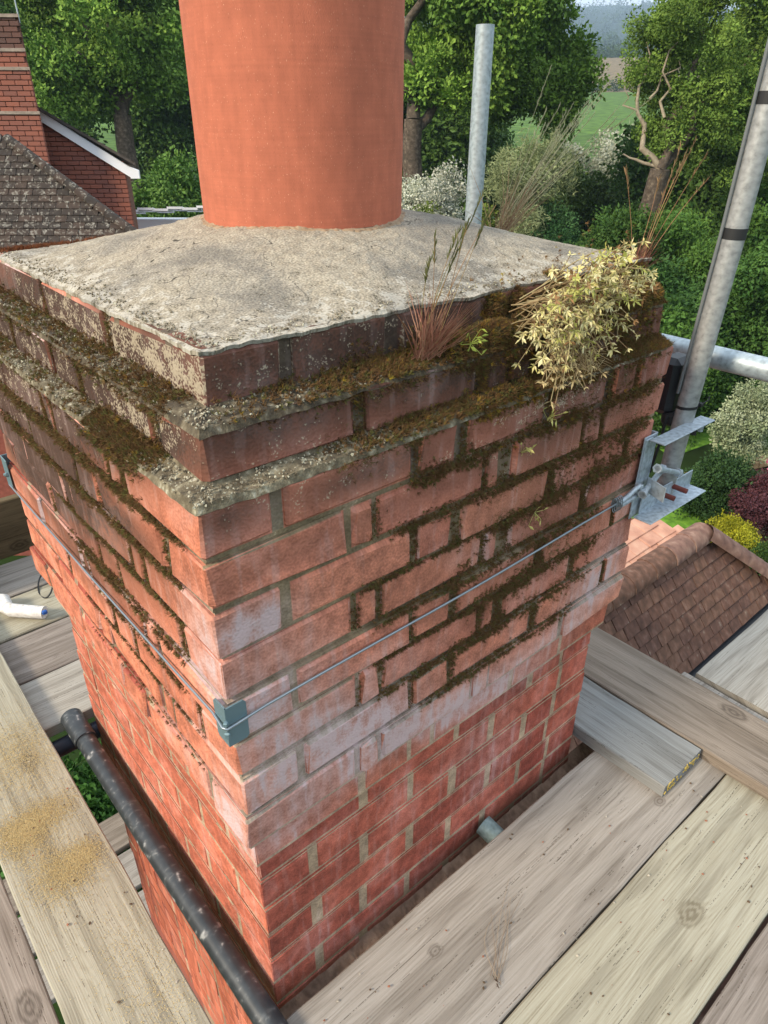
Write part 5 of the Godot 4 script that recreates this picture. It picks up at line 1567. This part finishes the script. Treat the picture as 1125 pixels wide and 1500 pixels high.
func clump(n: int, rad: float, ls: float, seed_: int, narrow := 0.55) -> ArrayMesh:
	var r := RandomNumberGenerator.new(); r.seed = seed_
	var m := MB.new()
	for i in n:
		var d := Vector3(r.randfn(0, 1), r.randfn(0, 1), r.randfn(0, 0.8)).normalized()
		var p := d * rad * pow(r.randf(), 0.5)
		var k := r.randf_range(0.75, 1.2)
		m.col = Color(k, k, k * 0.95)
		var a := (d * 0.6 + Vector3(r.randfn(0, 1), r.randfn(0, 1), r.randfn(-0.3, 0.6))).normalized()
		var s := a.cross(Vector3(r.randfn(0, 0.4), r.randfn(0, 0.4), 1)).normalized()
		m.leaf(p, a * ls * r.randf_range(0.7, 1.3), s, ls * narrow, ls * 0.15)
	return m.mesh()

func plant(called: String, label: String, cat: String, at: Vector3, lobes: Array, n: int, cl: Array, c0: Color, c1: Color, M: Dictionary, group := "", scl := 1.0, stems := []) -> Node3D:
	# lobes: [centre, radii]; leaf clumps sit mostly near each lobe's surface, unevenly, so that gaps stay
	var o := base(called, at, label, cat, group)
	var nn := noise(0.9 / maxf(lobes[0][1].x, 0.3), int(at.x * 7 + at.y * 13), 2)
	var vol := 0.0
	for l in lobes: vol += pow(l[1].x * l[1].y * l[1].z, 0.667)
	var xf := []; var cc := []
	for l in lobes:
		var q := int(n * pow(l[1].x * l[1].y * l[1].z, 0.667) / vol)
		var tone := R.randf_range(0.75, 1.2)
		for i in q:
			var d := Vector3(R.randfn(0, 1), R.randfn(0, 1), R.randfn(0, 1)).normalized()
			var p: Vector3 = l[0] + d * l[1] * pow(R.randf(), 0.3) * (1.0 + 0.35 * nn.get_noise_3dv(l[0] + d * l[1]))
			if nn.get_noise_3dv(p * 2.3) < -0.08 and R.randf() < 0.9: continue
			var b := Basis.from_euler(Vector3(R.randf() * TAU, R.randf() * TAU, R.randf() * TAU)) * scl * R.randf_range(0.5, 1.6)
			xf.append(Transform3D(b, G(p) - o.position))
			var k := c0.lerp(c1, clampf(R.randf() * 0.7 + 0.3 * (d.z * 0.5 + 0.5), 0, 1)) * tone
			k.a = 1
			cc.append(k)
	many("crown" if cat == "tree" else "foliage", cl[R.randi() % cl.size()], M.leaf, xf, cc, o).set_meta("kind", "stuff")
	if stems.size():
		for s in stems:
			var t := MB.new(at)
			t.tube(s[0], s[1], s[2], 10)
			obj(s[3] if s.size() > 3 else "branch", t.mesh(), s[4] if s.size() > 4 else M.bark, o)
	return o

func wig(a: Vector3, b: Vector3, n := 6, amp := 0.25) -> Array:
	var q := []
	for i in n + 1:
		var t := float(i) / n
		q.append(a.lerp(b, t) + Vector3(R.randfn(0, amp), R.randfn(0, amp), R.randfn(0, amp * 0.5)) * sin(t * PI))
	return q

func blobset(c: Vector3, rad: Vector3, n: int, sub: float) -> Array:
	var out := []
	for i in n:
		var d := Vector3(R.randfn(0, 1), R.randfn(0, 1), R.randfn(0, 1)).normalized()
		out.append([c + d * rad * pow(R.randf(), 0.4), Vector3.ONE * sub * R.randf_range(0.6, 1.25)])
	return out

func build_plants(M: Dictionary):
	var big := [clump(70, 0.5, 0.15, 1), clump(70, 0.5, 0.15, 2)]
	var oakc := [clump(60, 0.42, 0.13, 3, 0.75), clump(60, 0.42, 0.13, 4, 0.75)]
	var small := [clump(60, 0.22, 0.07, 5), clump(60, 0.22, 0.07, 6)]
	var fine := [clump(70, 0.13, 0.035, 7, 0.7), clump(70, 0.13, 0.035, 8, 0.7)]
	var slim := [clump(70, 0.24, 0.11, 9, 0.18)]
	# left oak
	var t := Vector3(13.4, 32.3, -6.5)
	var fork := Vector3(13.5, 32.45, 0.4)
	plant("oak_tree", "large oak with a forked trunk behind the neighbouring house", "tree", t, blobset(Vector3(14.3, 34.5, 4.6), Vector3(4.8, 4.6, 3.4), 52, 0.95) + blobset(Vector3(11.6, 33.4, 1.7), Vector3(2.2, 1.8, 1.0), 10, 0.9) + blobset(Vector3(13.6, 31.6, 2.6), Vector3(1.8, 1.0, 0.9), 9, 0.75) + blobset(Vector3(15.2, 31.5, 2.0), Vector3(1.0, 1.0, 0.6), 3, 0.7), 2600, oakc, Color(0.1, 0.2, 0.035), Color(0.23, 0.36, 0.06), M, "large trees round the garden", 1.0,
		[[wig(t, fork, 6, 0.1), 0.5, 0.36, "trunk"], [wig(fork, Vector3(12.6, 33.0, 4.5)), 0.26, 0.1], [wig(fork, Vector3(15.2, 32.2, 3.8)), 0.24, 0.09], [wig(fork, Vector3(14.0, 33.0, 6.5)), 0.25, 0.08], [wig(Vector3(13.3, 32.4, 1.8), Vector3(10.9, 33.2, 2.8)), 0.12, 0.04]])
	# dark trees behind
	var bk := [[Vector3(16, 51, -6.5), "dark tree far behind the neighbouring house's chimney"], [Vector3(21, 47.5, -6.5), "dark tree behind the left oak"], [Vector3(26.5, 45, -6.5), "dark tree hidden mostly behind the chimney pot"], [Vector3(31, 31.5, -6.5), "dark tree behind the oak on the pot's right"], [Vector3(29, 34.5, -6.5), "dark tree close behind the pot's right side"]]
	bk.append([Vector3(33, 14.5, -6.5), "green tree behind the ragged tree at the right border"])
	for b in bk:
		var h := 15.0 if b[0].y > 40 else 11.0
		plant("dark_tree", b[1], "tree", b[0], blobset(b[0] + Vector3(0, 0, h * 0.55), Vector3(3.4, 3.4, h * 0.45), 26, 1.7), 1500, big, Color(0.06, 0.12, 0.025), Color(0.11, 0.2, 0.04), M, "dark trees behind the oaks", 1.5, [[wig(b[0], b[0] + Vector3(0, 0, h * 0.7)), 0.35, 0.12, "trunk"]])
	# shrubs under the left oak
	for s in [[Vector3(11.8, 26.0, -6.5), 1.5, 5.6, "mid green shrub in front of the left oak's trunk"], [Vector3(11.0, 22.6, -6.5), 1.3, 5.4, "dark green shrub between the white bargeboard and the pot"], [Vector3(13.6, 25.2, -6.5), 1.4, 6.2, "dark leafy shrub touching the pot's left outline"], [Vector3(10.6, 30.0, -6.5), 1.6, 5.0, "shrub beside the neighbouring house's roof, below the oak"], [Vector3(9.6, 20.2, -6.5), 1.1, 4.6, "low shrub above the white roof panels"]]:
		plant("shrub", s[3], "shrub", s[0], blobset(s[0] + Vector3(0, 0, s[2] * 0.55), Vector3(s[1] * 0.8, s[1] * 0.8, s[2] * 0.42), 14, s[1] * 0.5), 900, oakc, Color(0.06, 0.14, 0.03), Color(0.13, 0.23, 0.045), M, "shrubs under the left oak", 0.8)
	# oak right of the pot
	t = Vector3(19.8, 21.0, -6.5)
	fork = Vector3(19.75, 21.0, 0.3)
	plant("oak_tree", "spreading oak with a thick pale trunk close to the pot's right side", "tree", t, blobset(Vector3(23.0, 20.8, 4.2), Vector3(4.2, 4.0, 2.8), 52, 0.8) + blobset(Vector3(20.6, 20.4, 1.3), Vector3(1.0, 1.0, 0.8), 5, 0.7) + blobset(Vector3(24.9, 18.6, 2.5), Vector3(1.5, 1.3, 1.4), 14, 0.75) + blobset(Vector3(24.0, 18.3, 0.6), Vector3(0.9, 0.8, 0.9), 7, 0.55) + blobset(Vector3(22.0, 19.3, 1.6), Vector3(1.6, 1.2, 1.0), 10, 0.7), 4200, oakc, Color(0.11, 0.21, 0.035), Color(0.24, 0.38, 0.06), M, "large trees round the garden", 0.9,
		[[wig(t, fork, 6, 0.1), 0.48, 0.34, "trunk"], [wig(fork, Vector3(20.2, 21.0, 5.0)), 0.26, 0.1], [wig(fork + Vector3(0, 0, -0.4), Vector3(22.6, 20.2, 2.4)), 0.2, 0.07], [wig(Vector3(20.2, 20.8, 1.0), Vector3(24.6, 18.6, 2.4), 7, 0.3), 0.12, 0.04], [wig(Vector3(22.3, 20.0, 1.6), Vector3(21.6, 19.4, 0.6), 5, 0.2), 0.05, 0.02], [wig(fork, Vector3(18.6, 22.0, 3.0)), 0.2, 0.08]])
	# half bare tree on the right
	t = Vector3(22.1, 12.2, -6.5)
	fork = Vector3(22.15, 12.15, -1.0)
	var dead: Material = M.dead_bark
	plant("oak_tree", "ragged tree with bare dead branches above the stack's right corner", "tree", t, blobset(Vector3(24.6, 12.3, 2.7), Vector3(3.0, 2.6, 2.2), 60, 0.48) + blobset(Vector3(22.9, 11.9, 0.0), Vector3(1.3, 1.2, 0.9), 14, 0.42) + blobset(Vector3(24.5, 10.5, -0.3), Vector3(1.6, 1.4, 0.9), 12, 0.5) + blobset(Vector3(23.8, 11.0, 0.8), Vector3(1.5, 1.5, 1.0), 14, 0.6) + blobset(Vector3(23.0, 13.2, 1.9), Vector3(1.0, 0.9, 1.3), 13, 0.42), 3000, small, Color(0.09, 0.17, 0.03), Color(0.2, 0.3, 0.055), M, "large trees round the garden", 1.25,
		[[wig(t, fork, 6, 0.1), 0.5, 0.3, "trunk"], [wig(fork, Vector3(23.6, 12.4, 2.8)), 0.17, 0.06], [wig(fork, Vector3(24.4, 11.0, 2.2)), 0.15, 0.05], [wig(fork, Vector3(21.9, 13.1, 0.5), 5, 0.15), 0.12, 0.05, "dead_branch", dead], [wig(Vector3(21.9, 13.1, 0.5), Vector3(22.4, 13.5, 2.4), 6, 0.2), 0.055, 0.015, "dead_branch", dead], [wig(Vector3(22.0, 12.8, 0.0), Vector3(21.7, 13.6, 1.2), 5, 0.15), 0.05, 0.012, "dead_branch", dead], [wig(Vector3(22.3, 12.4, 0.4), Vector3(23.1, 12.9, 2.9), 6, 0.2), 0.05, 0.015, "dead_branch", dead], [wig(Vector3(22.1, 12.9, 0.9), Vector3(22.9, 12.6, 1.9), 5, 0.15), 0.04, 0.012, "dead_branch", dead], [wig(fork, Vector3(21.6, 13.2, -0.6), 5, 0.1), 0.07, 0.02, "dead_branch", dead]])
	# hawthorn, willow and the shrubs behind the head's right half
	plant("hawthorn_bush", "hawthorn covered with white blossom between the pot and the scaffold pole", "bush", Vector3(19.6, 19.4, -6.5), blobset(Vector3(19.6, 19.4, -2.6), Vector3(1.3, 1.3, 1.2), 14, 0.6), 800, fine, Color(0.5, 0.52, 0.42), Color(0.62, 0.62, 0.55), M, "", 2.2)
	plant("hawthorn_understorey", "yellow green undergrowth at the foot of the white hawthorn", "bush", Vector3(18.8, 18.0, -6.5), blobset(Vector3(18.8, 18.0, -3.4), Vector3(1.5, 1.5, 1.2), 9, 0.6), 500, small, Color(0.08, 0.13, 0.02), Color(0.13, 0.17, 0.03), M, "", 1.2)
	plant("willow_bush", "pale grey green willow right of the scaffold pole", "bush", Vector3(19.6, 15.4, -6.5), blobset(Vector3(19.8, 15.3, -2.0), Vector3(1.1, 1.1, 1.6), 14, 0.6), 1100, slim, Color(0.2, 0.24, 0.11), Color(0.32, 0.36, 0.18), M, "", 1.0)
	var gs := [[Vector3(19.3, 13.2, -6.5), 1.5, 5.2, Color(0.025, 0.075, 0.025), Color(0.05, 0.11, 0.035), "dark green rounded shrub right of the pale willow"], [Vector3(18.6, 11.0, -6.5), 1.5, 5.3, Color(0.035, 0.09, 0.02), Color(0.08, 0.15, 0.03), "green shrub directly behind the stack's right corner grass"], [Vector3(21.0, 10.6, -6.5), 1.7, 6.0, Color(0.05, 0.11, 0.02), Color(0.1, 0.18, 0.03), "bright green shrub below the ragged tree"], [Vector3(19.8, 8.3, -6.5), 1.6, 6.2, Color(0.04, 0.1, 0.02), Color(0.09, 0.17, 0.03), "green shrub behind the upper aerial mast"], [Vector3(16.8, 8.4, -6.5), 1.3, 4.0, Color(0.025, 0.07, 0.02), Color(0.06, 0.13, 0.03), "dark shrub just right of the stack's top corner"], [Vector3(17.6, 6.7, -6.5), 1.3, 4.3, Color(0.03, 0.085, 0.02), Color(0.075, 0.15, 0.03), "green shrub right of the mast above the guard rail"], [Vector3(15.4, 7.0, -6.5), 0.9, 3.0, Color(0.04, 0.1, 0.02), Color(0.08, 0.16, 0.03), "low green bush just above the guard rail"], [Vector3(19.0, 5.6, -6.5), 1.6, 4.6, Color(0.03, 0.08, 0.02), Color(0.07, 0.14, 0.03), "leafy shrub at the right border above the guard rail"]]
	for s in gs:
		plant("shrub", s[5], "shrub", s[0], blobset(s[0] + Vector3(0, 0, s[2] * 0.5), Vector3(s[1], s[1], s[2] * 0.42), 18, s[1] * 0.42), 1300, small, s[3], s[4], M, "shrubs behind the stack's right side", 1.25)
	for h in [[Vector3(44, 29, -6.0), "white flowering hedge at the near edge of the meadow"]]:
		plant("hawthorn_hedge", h[1], "hedge", h[0], blobset(h[0] + Vector3(0, 0, 3.6), Vector3(4.5, 3.5, 1.2), 14, 1.0), 500, small, Color(0.3, 0.32, 0.22), Color(0.5, 0.5, 0.42), M, "", 2.4)
	plant("hedge_bush", "olive green bushes below the meadow", "bush", Vector3(38, 24, -6.3), blobset(Vector3(38, 24, -4.0), Vector3(6.5, 6.5, 1.6), 22, 1.3), 800, big, Color(0.06, 0.1, 0.02), Color(0.1, 0.15, 0.03), M, "", 1.4)
	# garden plants
	plant("variegated_shrub", "pale cream and green variegated shrub under the guard rail", "shrub", Vector3(14.3, 4.75, -6.5), blobset(Vector3(14.3, 4.7, -5.1), Vector3(0.42, 0.5, 0.85), 16, 0.32), 900, fine, Color(0.2, 0.26, 0.13), Color(0.46, 0.5, 0.34), M, "", 1.1)
	plant("ivy_bush", "dark ivy covered bush below the timber edging", "bush", Vector3(12.9, 4.3, -6.5), blobset(Vector3(12.7, 4.25, -5.9), Vector3(0.9, 0.6, 0.45), 14, 0.3), 800, fine, Color(0.02, 0.05, 0.018), Color(0.05, 0.1, 0.03), M, "", 1.3)
	plant("purple_shrub", "dark purple leaved shrub at the right border", "shrub", Vector3(12.6, 3.3, -6.5), blobset(Vector3(12.6, 3.25, -5.8), Vector3(0.5, 0.4, 0.5), 10, 0.26), 450, fine, Color(0.07, 0.025, 0.035), Color(0.13, 0.05, 0.06), M, "", 1.1)
	plant("pink_flowers", "bright pink flowers on top of the purple shrub", "flowers", Vector3(12.9, 3.55, -5.6), blobset(Vector3(12.9, 3.5, -5.2), Vector3(0.2, 0.15, 0.2), 5, 0.1), 45, fine, Color(0.5, 0.08, 0.2), Color(0.6, 0.16, 0.3), M, "", 0.55)
	plant("yellow_shrub", "round golden yellow shrub above the lower roof's hip tiles", "shrub", Vector3(10.8, 3.1, -6.5), [[Vector3(10.8, 3.1, -6.0), Vector3(0.46, 0.42, 0.42)], [Vector3(10.9, 3.2, -5.9), Vector3(0.38, 0.36, 0.36)]], 900, fine, Color(0.2, 0.21, 0.015), Color(0.42, 0.4, 0.03), M, "", 0.8)
	plant("green_shrub", "dark green low shrub in front of the golden shrub", "shrub", Vector3(10.3, 2.6, -6.5), blobset(Vector3(10.4, 2.6, -6.15), Vector3(0.7, 0.4, 0.3), 10, 0.25), 600, fine, Color(0.03, 0.07, 0.02), Color(0.07, 0.13, 0.03), M, "", 1.1)
	plant("shaded_shrub", "green leafy plant seen far down the gap beside the black tube", "shrub", Vector3(0.5, 3.6, -6.5), blobset(Vector3(0.5, 3.5, -4.6), Vector3(0.5, 0.5, 0.7), 10, 0.35), 500, fine, Color(0.03, 0.09, 0.02), Color(0.06, 0.15, 0.03), M, "", 1.3)
	# far woods and hedgerows
	var fx := []; var fc := []
	var fm: Mesh = big[0]
	for i in 5200:
		var a := R.randf_range(-0.2, 1.6)
		var band := R.randi() % 5
		var r: float = [R.randfn(305, 3), R.randfn(515, 8), R.randf_range(560, 760), R.randf_range(760, 1500), R.randf_range(1500, 2400)][band]
		if band == 0 and R.randf() < 0.6: continue
		var x := cos(a) * r; var y := sin(a) * r
		var sc: float = [5.0, 8.0, 12.0, 20.0, 32.0][band] * R.randf_range(0.6, 1.3)
		fx.append(Transform3D(Basis.from_euler(Vector3(R.randf() * 6, R.randf() * 6, R.randf() * 6)) * sc, G(Vector3(x, y, ground_z(x, y) + sc * 0.25))))
		fc.append(Color(0.03, 0.06, 0.018).lerp(Color(0.06, 0.1, 0.03), R.randf()))
	tag(many("far_wood", fm, M.leaf, fx, fc), "hedgerows and woods on the far hillside", "wood", "", "stuff")
